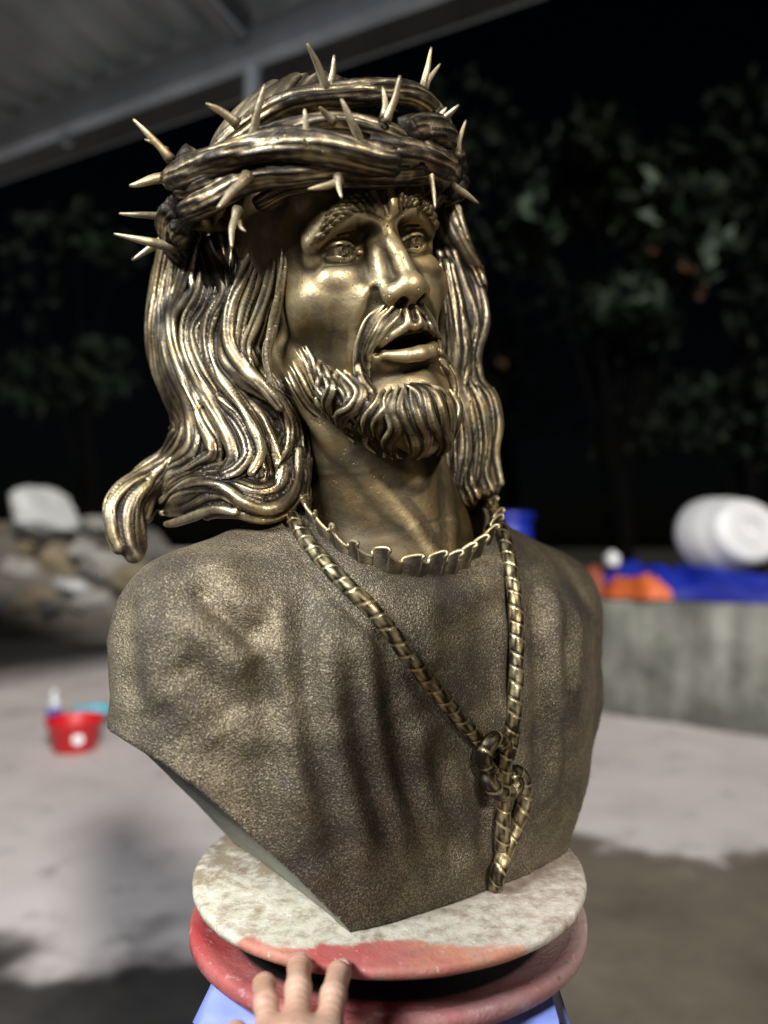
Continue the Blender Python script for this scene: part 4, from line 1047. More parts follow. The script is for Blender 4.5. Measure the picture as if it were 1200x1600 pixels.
# ---- beard and moustache
def beard():
    bc = Clay((-72, -172, -80), (72, -46, 30), .85); r = random.Random(12)
    def lock(P, w, k=1.1, subs=3, endw=.35, n=None):
        P = np.asarray(P, float); C, u = crom(P, 2.2)
        pr = np.interp(u, [0, .12, .3, .65, 1], [.3, .75, 1, .95, endw])
        bc.strand(C, w * pr, k)
        if subs:
            T_ = np.gradient(C, axis=0); T_ /= np.linalg.norm(T_, axis=1)[:, None] + 1e-9
            o_ = C - np.array([0, -100, -62]); o_ -= T_ * (o_ * T_).sum(1)[:, None]; o_ /= np.linalg.norm(o_, axis=1)[:, None] + 1e-9
            sd_ = np.cross(T_, o_)
            for q in range(subs):
                f = (q - (subs - 1) / 2) / max(1, (subs - 1) / 2) * .62 if subs > 1 else 0
                f2 = f * (1 + .2 * np.sin(u * 5 + q * 2 + w))
                bc.strand(C + sd_ * (w * f2)[:, None] * pr[:, None] + o_ * (w * .62 * (1 - .35 * abs(f)) * pr)[:, None], w * .34 * pr, .5)
    # underlying rows on the cheeks and jaw, both sides
    for row in range(4):
        for k in range(15):
            u = k / 14 * 2 - 1 + r.uniform(-.04, .04); ang = u * 1.6
            if abs(u) < .55 or abs(u) > .93: continue
            base = np.array([np.sin(ang) * 55, 0, -62 + 64 * np.cos(ang)])
            y0 = np.interp(abs(u), [0, .2, .45, .75, 1], [-110, -107, -99, -76, -58]) - row * np.interp(abs(u), [0, .5, 1], [8, 11, 14]) - r.uniform(0, 4)
            ln = np.interp(abs(u), [0, .5, 1], [30, 32, 28]) * r.uniform(.85, 1.15)
            out = np.array([np.sin(ang), 0, np.cos(ang)]); side = np.array([np.cos(ang), 0, -np.sin(ang)])
            s0 = head_out(np.array([base[0] * .95, y0, base[2]]), out, .5); sw = r.choice((-1, 1)) * r.uniform(1.5, 4)
            s0 = s0 - [0, 5, 0]; P = [s0 - out * 7]
            for f, o_, sd_ in ((.25, 1.0, .7), (.5, 2.2, 0.0), (.75, 2.0, -1.0), (1.0, .6, .1)):
                y = y0 - ln * f; e = head_out(np.array([base[0] * (1 - .06 * f), max(y, -138), base[2]]), out, .4)
                P.append(np.array([e[0], y, e[2]]) + out * (o_ + row * .3) + side * sw * sd_ - np.array([u * 3 * f, 0, 0]))
            lock(P, r.uniform(2.8, 3.8), 1.0, 2)
    # the long front locks, laid on the chin where the photograph shows them
    ZL = [([(150, 900), (188, 980), (215, 1060), (250, 1130)], 1.9), ([(118, 960), (160, 1040), (200, 1120), (262, 1205)], 2.1), ([(182, 885), (216, 955), (242, 1040), (282, 1110)], 1.8), ([(232, 965), (262, 1040), (290, 1120)], 2.0), ([(272, 985), (300, 1050), (312, 1125)], 2.2), ([(95, 1010), (140, 1100), (200, 1190), (270, 1250)], 2.0), ([(300, 1035), (322, 1110), (300, 1180), (335, 1265)], 3.2), ([(375, 1010), (435, 1080), (468, 1135), (440, 1200), (378, 1235), (368, 1290), (415, 1325)], 4.0),
          ([(345, 1045), (395, 1120), (400, 1175), (345, 1225), (335, 1280)], 3.2), ([(425, 1000), (470, 1085), (505, 1135), (500, 1190)], 3.2), ([(565, 1100), (540, 1175), (500, 1240), (498, 1300), (535, 1345)], 4.0),
          ([(605, 1105), (585, 1200), (545, 1260), (550, 1325), (575, 1360)], 3.8), ([(640, 1090), (602, 1160), (612, 1230), (640, 1300), (600, 1365), (610, 1420), (660, 1440)], 3.9),
          ([(675, 1080), (650, 1180), (662, 1250), (708, 1320), (728, 1390), (690, 1430)], 4.2), ([(700, 1080), (718, 1180), (742, 1260), (775, 1330), (765, 1400), (735, 1440)], 4.0),
          ([(700, 1072), (768, 1130), (788, 1220), (808, 1290), (850, 1350), (830, 1425)], 4.0), ([(720, 1072), (812, 1130), (848, 1220), (860, 1300), (885, 1360), (850, 1430)], 3.8), ([(745, 1065), (858, 1130), (896, 1230), (888, 1330), (870, 1390)], 3.6),
          ([(872, 950), (910, 1010), (930, 1080), (925, 1140)], 2.8), ([(845, 960), (890, 1040), (910, 1110), (915, 1180)], 3.0), ([(890, 1100), (925, 1180), (920, 1260), (895, 1340)], 3.2),
          ([(490, 1120), (518, 1185), (478, 1250), (455, 1290)], 3.4), ([(250, 1080), (300, 1160), (280, 1220)], 2.6), ([(640, 1440), (560, 1340), (520, 1260)], 3.0), ([(440, 960), (450, 1030), (500, 1090)], 2.4)]
    for L, w in ZL:
        P = []
        for k, (a, b_) in enumerate(L):
            px, py = 420 + a / 3.158, 260 + b_ / 3.158
            u = k / (len(L) - 1); h = None
            for dpy in (0, -6, -12, -20, -30, -40, -52):
                h = head_hit(px + (dpy * .1 if px > 640 else -dpy * .05), py + dpy, .3)
                if h is not None: break
            if h is None: continue
            W_ = h2w(h); d = ray(px, py); W_ = np.array([0, 0, CAM_Z]) + d * (W_[1] / d[1])
            P.append(w2h(W_ - np.array([0, -.0015 + min(.0095, .0026 * w) * math.sin(math.pi * min(1, .08 + u * .95)), 0])))
        if len(P) >= 3:
            P = np.array(P); lock(P, w * 1.05, .9, 3, .3)
            for sg in (-1, 1):
                j = np.zeros_like(P); j[:, 0] = sg * w * 1.15 + np.sin(np.arange(len(P)) * 1.7 + sg) * .8; j[:, 2] = -1.6; j[:, 1] = r.uniform(-3, 3)
                lock(P[:len(P) - (1 if len(P) > 4 else 0)] + j[:len(P) - (1 if len(P) > 4 else 0)], w * .62, .7, 2, .3)
    # moustache: strands from under the nose round the mouth corners into the beard
    for s in (-1, 1):
        I_, O_, nn_ = (([(655, 700), (632, 750), (590, 800), (545, 850), (512, 900), (498, 935)], [(550, 685), (478, 755), (440, 840), (424, 920), (434, 1000), (490, 1085)], 17) if s < 0 else
                     ([(722, 690), (762, 742), (800, 800), (828, 850), (838, 900)], [(742, 680), (798, 725), (850, 795), (868, 870), (876, 950)], 8))
        for k in range(nn_):
            f = k / (nn_ - 1); L_ = np.array(I_, float) * (1 - f) + np.array(O_, float) * f; P = []
            for q, (a, b_) in enumerate(L_):
                if q == 0: a, b_ = a + r.uniform(-6, 6), b_ + r.uniform(-4, 14)
                h = head_hit(420 + (a + r.uniform(-4, 4)) / 3.158, 260 + b_ / 3.158, .3)
                if h is not None: P.append(h + np.array([s * .2, 0, .8]) * (0.2, 1.5, 1.9, 1.7, 1.5, 1.2)[q])
            if len(P) >= 4:
                C, uu = crom(np.array(P), 1.6); bc.strand(C, np.interp(uu, [0, .25, .7, 1], [.7, 1.5, 1.5, .8]) * r.uniform(.85, 1.15), .5)
    V, Q = bc.nets(); W_ = h2w(V)
    fq = np.cross(W_[Q[:, 2]] - W_[Q[:, 0]], W_[Q[:, 3]] - W_[Q[:, 1]]); cen = W_[Q].mean(1)
    if (fq * (cen - h2w([0, -100, -70]))).sum() < 0: Q = Q[:, ::-1]
    o = link('beard', mesh_np('beard', W_ - TO, Q), M_BEARD); o.parent = BUST
beard()

# ---- hair
HC = h2w([0, 20, -92])
def hair():
    mb = MB(); r = random.Random(21)
    out_axis = lambda C: (C - HC) - np.outer((C - HC) @ HR[:, 1], HR[:, 1]) * .8
    # cap of hair over the skull: strands run from the crown down under the thorn branches
    cc = np.array([-2, 30, -94.0]); ra = np.array([88, 105, 104.0])
    def shell(th, ph, k=1.0):     # th from the pole, ph around from the front
        return cc + ra * k * np.array([math.sin(th) * math.sin(ph), math.cos(th), math.sin(th) * math.cos(ph)])
    n1, n2 = 40, 24
    TH, PH = np.meshgrid(np.linspace(0, 1, n2), np.linspace(-math.pi, math.pi, n1), indexing='ij')
    TH = TH * np.interp(np.abs(PH), [0, .9, 1.3, 2.0, 3.2], [.92, .95, 1.42, 1.5, 1.9])
    P = np.stack([np.sin(TH) * np.sin(PH), np.cos(TH), np.sin(TH) * np.cos(PH)], -1) * ra * .975 + cc
    i = np.arange(n2 - 1)[:, None]; j = np.arange(n1 - 1)[None, :]
    mb.add(h2w(P.reshape(-1, 3)), np.stack([i * n1 + j, (i + 1) * n1 + j, (i + 1) * n1 + j + 1, i * n1 + j + 1], -1).reshape(-1, 4))
    for k in range(72):
        ph = -math.pi + 2 * math.pi * k / 72 + r.uniform(-.04, .04)
        P = []
        for th in np.array([.12, .4, .75, 1.05, 1.3]) * (1 if abs((ph - 1.3 + math.pi) % (2 * math.pi) - math.pi) > 1.2 else .80):
            P.append(shell(th, ph - 1.25 * th + .10 * math.sin(th * 4 + k * .7), 1.0 + .014 * math.sin(th * 5 + k * 1.7)))
        mb.sweep(h2w(P), [3.0 * HS, 6.0 * HS, 8.5 * HS, 9.5 * HS, 8 * HS], [3 * HS, 5 * HS, 5.5 * HS, 5.5 * HS, 4 * HS], n=12, step=.004, up=lambda C: C - HC, ridges=5, ramp=.14, rph=r.uniform(0, 6), twist=r.uniform(-15, 15))
    # back of the head: long locks falling behind the neck
    for k in range(26):
        ph = math.pi + (k / 25 * 2 - 1) * 1.35 + r.uniform(-.05, .05)
        P = []
        for q, (y, k_) in enumerate(((40, 1.0), (0, 1.02), (-45, 1.0), (-95, .98), (-150, 1.0), (-195, 1.08))):
            w = 5 * math.sin(q * 1.6 + k)
            P.append([math.sin(ph) * 90 * k_ + w, y, -92 + math.cos(ph) * 100 * k_ * (1 - .12 * (q > 2))])
        mb.sweep(h2w(P), [10 * HS, 13 * HS, 13 * HS, 11 * HS], [7 * HS, 8 * HS, 8 * HS, 6 * HS], n=12, step=.006, up=out_axis, ridges=6, ramp=.13, rph=r.uniform(0, 6), twist=r.uniform(-8, 8), prof=taper(.1, .2, .5, .15))
    mb.V = [v - TO for v in mb.V]; o = mb.build('hair', M_HAIR); o.parent = BUST; mb = MB()
    # side falls: traced in the photograph's plane, laid out at their own depth
    def dep(px, py):
        y = np.interp(px, [165, 260, 300, 350, 400, 440, 470], [.625, .655, .620, .595, .585, .592, .615])
        return y + np.interp(py, [330, 480, 640, 760, 860], [.004, .002, 0, -.012, -.022]) - .050 * math.exp(-((px - 448) / 40) ** 2) * np.interp(py, [330, 400, 470, 560, 660], [1, .95, .72, .36, 0])
    def zp(L, dy=0.0): return [at_y(150 + a / 2.76, 300 + b / 2.76, dep(150 + a / 2.76, 300 + b / 2.76) + dy) for a, b in L]
    side_out = lambda C: np.array([-.35, -.9, .08]) + (C - np.array([-.105, .66, 1.25])) * np.array([4, 3, 0])
    LK = [
        ([(360, 210), (340, 270), (308, 420), (288, 600), (303, 720), (352, 850), (392, 950), (385, 1060), (330, 1150), (230, 1210), (120, 1280), (68, 1360), (78, 1470), (100, 1530)], 21, 3),
        ([(395, 220), (355, 330), (332, 480), (312, 600), (345, 760), (405, 900), (425, 1030), (400, 1130), (300, 1210), (190, 1290), (140, 1390), (140, 1500), (165, 1560)], 22, 4),
        ([(430, 200), (405, 300), (370, 430), (330, 540), (340, 660), (390, 800), (440, 920)], 17, 3),
        ([(455, 200), (430, 340), (425, 440), (355, 530), (348, 640), (388, 780), (432, 900), (472, 1000), (512, 1090), (500, 1150), (420, 1190), (330, 1235), (250, 1300), (215, 1400)], 21, 4),
        ([(500, 200), (478, 330), (455, 460), (405, 560), (400, 660), (440, 790), (490, 890), (540, 990), (580, 1080), (590, 1160), (540, 1230)], 22, 4),
        ([(535, 200), (548, 330), (560, 440), (505, 540), (488, 640), (512, 760), (572, 850), (640, 940), (690, 1040), (710, 1130), (670, 1210)], 19, 3),
        ([(590, 180), (590, 300), (575, 430), (545, 540), (520, 640), (530, 740), (592, 800), (700, 850), (790, 910), (850, 1000), (868, 1100), (850, 1200), (815, 1290)], 20, 3),
        ([(640, 180), (640, 280), (625, 390), (590, 500), (556, 610), (560, 720), (630, 790), (730, 850), (805, 920), (840, 1010), (835, 1100), (790, 1180)], 17, 3),
        ([(690, 160), (688, 260), (640, 370), (600, 460), (575, 560), (580, 660), (640, 760), (720, 840), (790, 930)], 19, 3),
        ([(735, 160), (725, 280), (690, 400), (645, 520), (620, 640), (650, 750), (720, 850)], 16, 3),
        ([(775, 150), (765, 300), (735, 440), (690, 560), (650, 660), (660, 740)], 15, 3),
        ([(810, 150), (808, 300), (790, 440), (760, 580), (735, 700), (750, 820)], 12, 2),
        ([(575, 840), (640, 900), (700, 970), (740, 1050), (770, 1130), (800, 1200), (780, 1270), (700, 1290), (620, 1260), (560, 1230)], 17, 3),
        ([(540, 900), (610, 970), (650, 1050), (660, 1130), (620, 1190), (560, 1225), (500, 1235)], 18, 3),
        ([(868, 1120), (862, 1240), (820, 1330), (740, 1370), (640, 1340), (540, 1275), (440, 1255), (340, 1285), (285, 1330)], 22, 4),
        ([(880, 1190), (872, 1290), (820, 1380), (720, 1410), (610, 1390), (520, 1390), (478, 1405)], 17, 3),
        ([(700, 1330), (600, 1330), (500, 1325), (400, 1360), (310, 1378), (282, 1385)], 15, 3),
        ([(600, 1380), (510, 1370), (420, 1400), (340, 1425), (300, 1432)], 14, 3),
        ([(460, 1180), (380, 1230), (320, 1290), (300, 1360)], 18, 3),
        ([(330, 1170), (250, 1235), (180, 1330), (175, 1440), (190, 1530)], 19, 3),
    ]
    OF = np.array([-150.0, 620.0, 1180.0])
    hcl = Clay((-100, -95, -190), (104, 95, 178), 1.1)
    def put(Wp, R, k):
        C, u = crom(np.asarray(Wp), .004); hcl.strand(C * 1000 - OF, interp(R, u), k)
    for idx, R_, dy in ((0, [15, 15, 16, 16, 13, 8, 6], .020), (3, [16, 18, 18, 16, 12, 6], .022), (5, [16, 18, 18, 18, 12], .022), (6, [15, 17, 18, 18, 12], .022), (8, [15, 15, 15, 12], .02), (13, [10, 12, 12, 10], .012), (14, [8, 10, 11, 11, 9, 6], .010), (10, [15, 16, 14], .025), (19, [8, 10, 10, 6], .008)):
        put(zp(LK[idx][0], dy), R_, 10)
    for L_, R_, dy in (([(600, 880), (680, 1030), (720, 1150), (700, 1240)], [14, 18, 18, 14], .018), ([(840, 1230), (730, 1330), (580, 1320), (430, 1330), (320, 1360)], [10, 14, 14, 13, 8], .010), ([(800, 950), (840, 1100), (830, 1220)], [12, 13, 12], .014), ([(430, 1150), (380, 1230), (300, 1320)], [14, 14, 10], .014)):
        put(zp(L_, dy), R_, 8)
    for px, R_ in ((452, 14), (470, 13)):
        put([at_y(px, py, .640) for py in (330, 450, 560, 660, 775)], [R_] * 5, 8)
    paths = []
    for k, (L, w, rid) in enumerate(LK):
        w = w / 2.76 / F_PX * 600 * 1.12; A = np.array(L, float)
        tn = np.gradient(A, axis=0); tn /= np.linalg.norm(tn, axis=1)[:, None]; nn = np.stack([-tn[:, 1], tn[:, 0]], 1)
        m = len(A); pr = np.interp(np.linspace(0, 1, 7), [0, .15, .5, .85, 1], [.75, 1, 1.05, .95, .55]) if k not in (0, 1, 19) else np.array([.75, 1, 1, 1, 1.1, 1.3, 1.25])
        big = 1.42 if 0 < k < 12 else 1.2
        put(zp(L, -.0030 * (k % 3) + .45e-3 * w * (big - 1) * 2), w * big * pr, 2.6)
        paths.append(crom(np.asarray(zp(L, -.0030 * (k % 3) - .6e-3 * w)), .003)[0])
        for q, (off, rr, out_) in enumerate(((-.55, .50, .0012), (.5, .46, .0016))):
            if (k + q) % 4 == 3: continue
            sh = off * w * 2.76 * F_PX / 600 * (1 + .35 * np.sin(np.arange(m) * 1.1 + q * 2 + k))
            put(zp(A + nn * sh[:, None], -.0030 * (k % 3) - out_), w * rr * pr * np.interp(np.linspace(0, 1, 7), [0, .2, .8, 1], [.5, 1, 1, .5]), 1.8)
    V, Q = hcl.nets(); W_ = (V + OF) / 1000
    fq = np.cross(W_[Q[:, 2]] - W_[Q[:, 0]], W_[Q[:, 3]] - W_[Q[:, 1]])
    if (fq * (W_[Q].mean(1) - W_.mean(0))).sum() < 0: Q = Q[:, ::-1]
    W_ = comb(W_, Q, paths, .0066, .0030, 5)
    o = link('hair_fall', mesh_np('hair_fall', W_ - TO, Q), M_HAIR); o.parent = BUST
    # the far fall on the other side of the face
    RK_ = [([(685, 290, .655), (698, 350, .655), (722, 395, .66), (738, 415, .665)], .010), ([(700, 330, .66), (715, 385, .662), (735, 420, .668), (745, 445, .67)], .012),
           ([(705, 380, .665), (728, 425, .668), (742, 460, .67), (744, 505, .67), (728, 555, .672), (735, 595, .675), (758, 625, .68), (768, 665, .68), (762, 710, .68), (768, 755, .68)], .012),
           ([(700, 400, .66), (716, 450, .662), (728, 500, .664), (716, 555, .666), (722, 600, .67), (742, 640, .672), (750, 690, .674), (745, 740, .674), (752, 765, .674)], .013),
           ([(695, 420, .656), (705, 480, .658), (708, 540, .66), (706, 600, .664), (720, 650, .666), (728, 700, .668), (722, 750, .668), (730, 775, .668)], .014),
           ([(690, 500, .662), (695, 580, .664), (700, 660, .668), (706, 720, .668), (705, 770, .668)], .014),
           ([(750, 610, .678), (762, 660, .68), (755, 720, .68), (760, 760, .68)], .008), ([(735, 640, .668), (742, 700, .668), (735, 760, .668)], .008), ([(718, 640, .662), (722, 700, .662), (716, 755, .662)], .008)]
    OF = np.array([90.0, 670.0, 1200.0]); rcl = Clay((-60, -50, -135), (60, 50, 190), 1.1); paths = []
    def put(Wp, R, k):
        C, u = crom(np.asarray(Wp), .004); rcl.strand(C * 1000 - OF, interp(R, u), k)
    for k, (L, w) in enumerate(RK_):
        P = np.array([at_y(px, py, y) for px, py, y in L]); w = w * 1000; m = len(P)
        if len(L) > 4: put(P + [0, .010, 0], [w * .9] * 4, 6)
        put(P, [w * .65, w * .95, w * .95, w * .7], 2.6); paths.append(crom(P - [0, .6e-3 * w, 0], .003)[0])
        for q, (off, rr, o_) in enumerate(((-.6, .45, .35), (.5, .45, .4))):
            put(P + np.stack([off * w * (1 + .3 * np.sin(np.arange(m) * 1.2 + q + k)) / 1000, np.full(m, -o_ * w / 1000), np.zeros(m)], 1), [w * rr * .6, w * rr, w * rr, w * rr * .6], 1.1)
    V, Q = rcl.nets(); W_ = (V + OF) / 1000
    fq = np.cross(W_[Q[:, 2]] - W_[Q[:, 0]], W_[Q[:, 3]] - W_[Q[:, 1]])
    if (fq * (W_[Q].mean(1) - W_.mean(0))).sum() < 0: Q = Q[:, ::-1]
    W_ = comb(W_, Q, paths, .0062, .0028, 6)
    o = link('hair_fall', mesh_np('hair_fall', W_ - TO, Q), M_HAIR); o.parent = BUST
hair()

# ---- crown of thorns
def crown():
    root = empty('crown_of_thorns', tuple(TO)); root.parent = BUST; root.location = (0, 0, 0)
    r = random.Random(5)
    def ring(ph, y, k=1.0): return np.array([-3 + 112 * k * math.sin(ph), y, -92 + 122 * k * math.cos(ph)])
    RPH = np.linspace(math.radians(-112), math.radians(72), 80)
    RW = np.array([h2w(ring(p_, 55)) for p_ in RPH]); 
    _d = RW - [0, 0, CAM_Z]; RPX = 600 + F_PX * _d[:, 0] / (_d[:, 1] * CT + _d[:, 2] * ST)
    def rdep(px): return np.interp(px, RPX, RW[:, 1])
    def bark(seed): return lambda L, th: 1 + .035 * np.sin(L * 420 + 5 * th + seed) * np.sin(L * 170 - 3 * th) + .09 * np.sin(3 * th + 70 * L + seed) + .06 * np.sin(5 * th - 55 * L + 2 * seed + .8 * np.sin(L * 60)) + .050 * np.sin(11 * th + 60 * L + seed + 1.5 * np.sin(L * 45)) + .03 * np.sin(17 * th - 35 * L + seed) + .05 * np.sin(L * 95 + seed) * np.sin(th + seed)
    def vine(P, rad, seed, name='branch'):
        mb = MB(); mb.sweep(P, np.array(rad) * HS * 1.06, n=52, step=.0015, up=lambda C: C - HC, radmod=bark(seed), prof=taper(.01, .01, .7, .7))
        mb.V = [v - TO for v in mb.V]; o = mb.build(name, M_CROWN); o.parent = root
    def traced(L, rad, seed, dd=0.0):
        vine([at_y(px, py, rdep(px) + dd + (q[0] if q else 0)) for px, py, *q in L], rad, seed)
    def branch(p0, p1, y, wob, fr, phs, rad, k0=1.0, seed=0):
        n = 30; P = []
        for q in range(n):
            u = q / (n - 1); ph = p0 + (p1 - p0) * u
            P.append(ring(ph, np.interp(u, np.linspace(0, 1, len(y)), y) + wob * math.sin(fr * ph + phs), k0 + .035 * math.cos(fr * ph + phs)))
        vine(h2w(P), rad, seed)
    # the front half, as the branches cross in the photograph
    traced([(262, 281, .004), (285, 274), (325, 258), (367, 243), (410, 232), (453, 227), (495, 229), (529, 235), (560, 243), (590, 250), (616, 254, .002)], [5, 7.5, 9, 9.5, 9.5, 9.5, 9.5, 9.5, 9.5, 10, 9.5], 1, .001)
    traced([(575, 234, .006), (612, 238), (650, 243), (682, 256), (705, 275), (722, 291)], [8.5, 10, 10.5, 10.5, 10, 8], 2, .004)
    traced([(292, 330, .0), (312, 320), (345, 303), (378, 284), (415, 275), (453, 273), (490, 268), (530, 263), (580, 266), (630, 264), (668, 262), (700, 272)], [7.5, 9, 8.5, 8, 7.5, 7.5, 7.5, 7.5, 7.5, 7.5, 7, 6], 3, .012)
    traced([(340, 268, .004), (370, 240), (405, 221), (453, 208), (497, 197), (530, 195), (562, 200), (600, 210), (630, 222), (665, 235), (700, 258)], [6, 7, 7.5, 7.5, 7.5, 7, 7.5, 7.5, 7.5, 7.5, 7], 4, .010)
    traced([(318, 268, .0), (340, 240), (367, 217), (410, 184), (440, 168), (475, 157), (540, 149), (605, 143), (645, 148), (672, 168), (690, 200), (704, 235), (718, 270)], [6, 7, 7.5, 8, 8, 8, 7.5, 7.5, 8, 8.5, 9, 9, 8], 5, .024)
    traced([(632, 208, -.002), (655, 203), (685, 206), (704, 226), (716, 255)], [9, 9, 8.5, 8, 7], 6, .004)
    traced([(420, 252), (460, 245), (510, 248), (560, 256), (600, 262)], [5, 6, 6.5, 6, 5], 7, .012)
    traced([(285, 300), (330, 285), (380, 262), (440, 250)], [8, 8.5, 8, 6], 8, .012)
    traced([(400, 320, .02), (450, 292, .012), (520, 280, .012), (600, 280, .012), (680, 275, .012)], [5, 6, 6, 6, 5], 9, .012)
    branch(1.1, 4.75, [48, 46, 50, 50], 8, 2.0, 1.0, [9, 10, 10, 9], 1.0, 17)
    branch(1.15, 4.75, [36, 40, 42, 48], 8, 2.0, 4.1, [9, 10, 10, 9], .99, 18)
    branch(1.2, 4.7, [60, 66, 70, 60], 7, 1.8, 2.6, [8, 9, 9, 8], .96, 19)
    # sawn stubs that stick out at the left
    for (px, py, y, rr, dx) in ((290, 241, .585, 9.5, (-.55, -.55, .35)), (268, 322, .590, 8.5, (-.75, -.5, .1)), (300, 315, .560, 9, (-.5, -.8, -.1)), (300, 345, .566, 8, (-.5, -.7, -.3))):
        q = at_y(px, py, y); d = np.array(dx); d /= np.linalg.norm(d); mb = MB()
        mb.sweep([q - d * .045, q - d * .02, q, q + d * .004], np.array([rr * .9, rr, rr * 1.02, rr * .75]) * HS, n=16, step=.003, radmod=lambda L, th: 1 + .05 * np.sin(3 * th + 4) + .04 * np.sin(L * 500 + 3 * th))
        mb.V = [v - TO for v in mb.V]; o = mb.build('branch_stub', M_CROWN); o.parent = root
    # thorns: (root px, tip px, depth of root, how far the tip comes forward, thickness)
    TH = [((513, 146), (480, 68), 'arc', .020, 5.0), ((514, 142), (522, 86), 'arc', .004, 4.2), ((657, 150), (674, 74), 'arc', -.01, 4.5), ((661, 146), (688, 100), 'arc', -.02, 4.0),
          ((602, 192), (625, 118), .507, .012, 4.5), ((600, 185), (598, 135), .507, .004, 4.0), ((683, 192), (717, 164), .530, .008, 4.5), ((680, 190), (698, 168), .530, .0, 4),
          ((715, 246), (728, 188), .575, -.02, 4.0), ((708, 292), (748, 318), .560, -.02, 4.5), ((570, 240), (533, 154), .498, .018, 5.5), ((476, 226), (476, 170), .525, .008, 4.6), ((484, 228), (474, 216), .525, .010, 3.5),
          ((522, 190), (500, 168), .535, .012, 4.0), ((394, 222), (414, 132), .545, .016, 5.0), ((396, 205), (391, 168), .545, .010, 4.2), ((372, 194), (322, 162), .585, .012, 5.0), ((268, 250), (208, 186), .600, .012, 5.5), ((262, 236), (226, 218), .600, .006, 3.6),
          ((285, 274), (203, 291), .580, .02, 7.5), ((272, 336), (186, 334), .600, .012, 5.0), ((288, 310), (291, 370), .575, .012, 4.5), ((278, 345), (265, 388), .60, .010, 4.5), ((388, 276), (340, 326), .540, .018, 5.5),
          ((372, 328), (362, 388), .560, .016, 4.4), ((371, 345), (384, 362), .556, .008, 3.2), ((532, 284), (482, 296), .500, .012, 4.2), ((528, 276), (534, 310), .500, .008, 3.6), ((672, 268), (680, 326), .515, .004, 3.4)]
    for k, (a, b, y, f, w) in enumerate(TH):
        if y == 'arc': y = float(rdep(a[0])) + .018
        if 300 < a[0] < 640 and a[1] > 180: y = min(y, float(rdep(a[0])) - .004)
        A = at_y(*a, y + .004); B = at_y(*b, y - f); Md = (A + B) / 2 + np.array([r.uniform(-.002, .002), 0, r.uniform(-.002, .002)])
        mb = MB(); w = w * HS * .57
        mb.sweep([A, A + (Md - A) * .5, Md, B], [w * 1.5, w, w * .88, w * .66, w * .30], n=10, step=.003, radmod=lambda L, th: 1 + .07 * np.sin(3 * th + L * 300 + k))
        mb.V = [v - TO for v in mb.V]; o = mb.build('thorn', M_THORN); o.parent = root
    # thorns at the back
    for k in range(9):
        ph = 1.9 + k * .32; A = h2w(ring(ph, 48 + 14 * math.sin(k * 2.1), 1.0)); d = HR @ np.array([math.sin(ph), .5 * math.sin(k * 1.7), math.cos(ph)])
        mb = MB(); mb.sweep([A, A + d * .022, A + d * .045], [.005, .0035, .001], n=8, step=.004); mb.V = [v - TO for v in mb.V]; o = mb.build('thorn', M_THORN); o.parent = root
crown()

# ---- ruffled collar
def collar():
    mb = MB(); nv = 9
    F = np.concatenate([RINGT, RINGT[:1]]); F[:, :2] = RC + (F[:, :2] - RC) * 1.0
    C, u = crom(t2w(F), .0008); n = len(C); ctr = t2w(np.array([-20, 10, 290.0]))
    T_ = np.gradient(C, axis=0); T_ /= np.linalg.norm(T_, axis=1)[:, None]
    out = C - ctr; out[:, 2] = 0; out /= np.linalg.norm(out, axis=1)[:, None]; out -= T_ * (out * T_).sum(1)[:, None]
    s_ = np.arange(n) * .0008; upv = np.array([0, 0, 1.0]) * .9
    ph = s_ * 2 * math.pi / .0200 + 1.0 * np.sin(s_ * 31) + .6 * np.sin(s_ * 77)
    G = []
    for q in np.linspace(0, 1, nv):
        k = q ** 1.3
        G.append(C + out * (.0005 + .0012 * q + .0048 * k * (.9 + np.sin(ph)))[:, None] + upv * (-.010 + .0255 * q + .0046 * k * np.sin(ph + .9) + .0012 * k * np.sin(s_ * 140))[:, None] + T_ * (.0024 * k * np.sin(2 * ph))[:, None])
    G1 = np.stack(G, 1); Nn = np.cross(np.gradient(G1, axis=0), np.gradient(G1, axis=1)); Nn /= np.linalg.norm(Nn, axis=2)[..., None] + 1e-12
    G2 = G1 - Nn * .0016
    i = np.arange(n - 1)[:, None]; j = np.arange(nv - 1)[None, :]
    Q = np.stack([i * nv + j, (i + 1) * nv + j, (i + 1) * nv + j + 1, i * nv + j + 1], -1).reshape(-1, 4); o_ = n * nv
    V = np.concatenate([G1.reshape(-1, 3), G2.reshape(-1, 3)])
    mb.add(V - TO, np.concatenate([Q, Q[:, ::-1] + o_]))
    o = mb.build('ruffled_collar', M_COLLAR); o.parent = BUST
    mb = MB(); mb.sweep(((G1 + G2) / 2)[::2, -1] - TO, .0013, n=8, step=.0009); o2 = mb.build('collar_rim', M_BROW); o2.parent = o
collar()

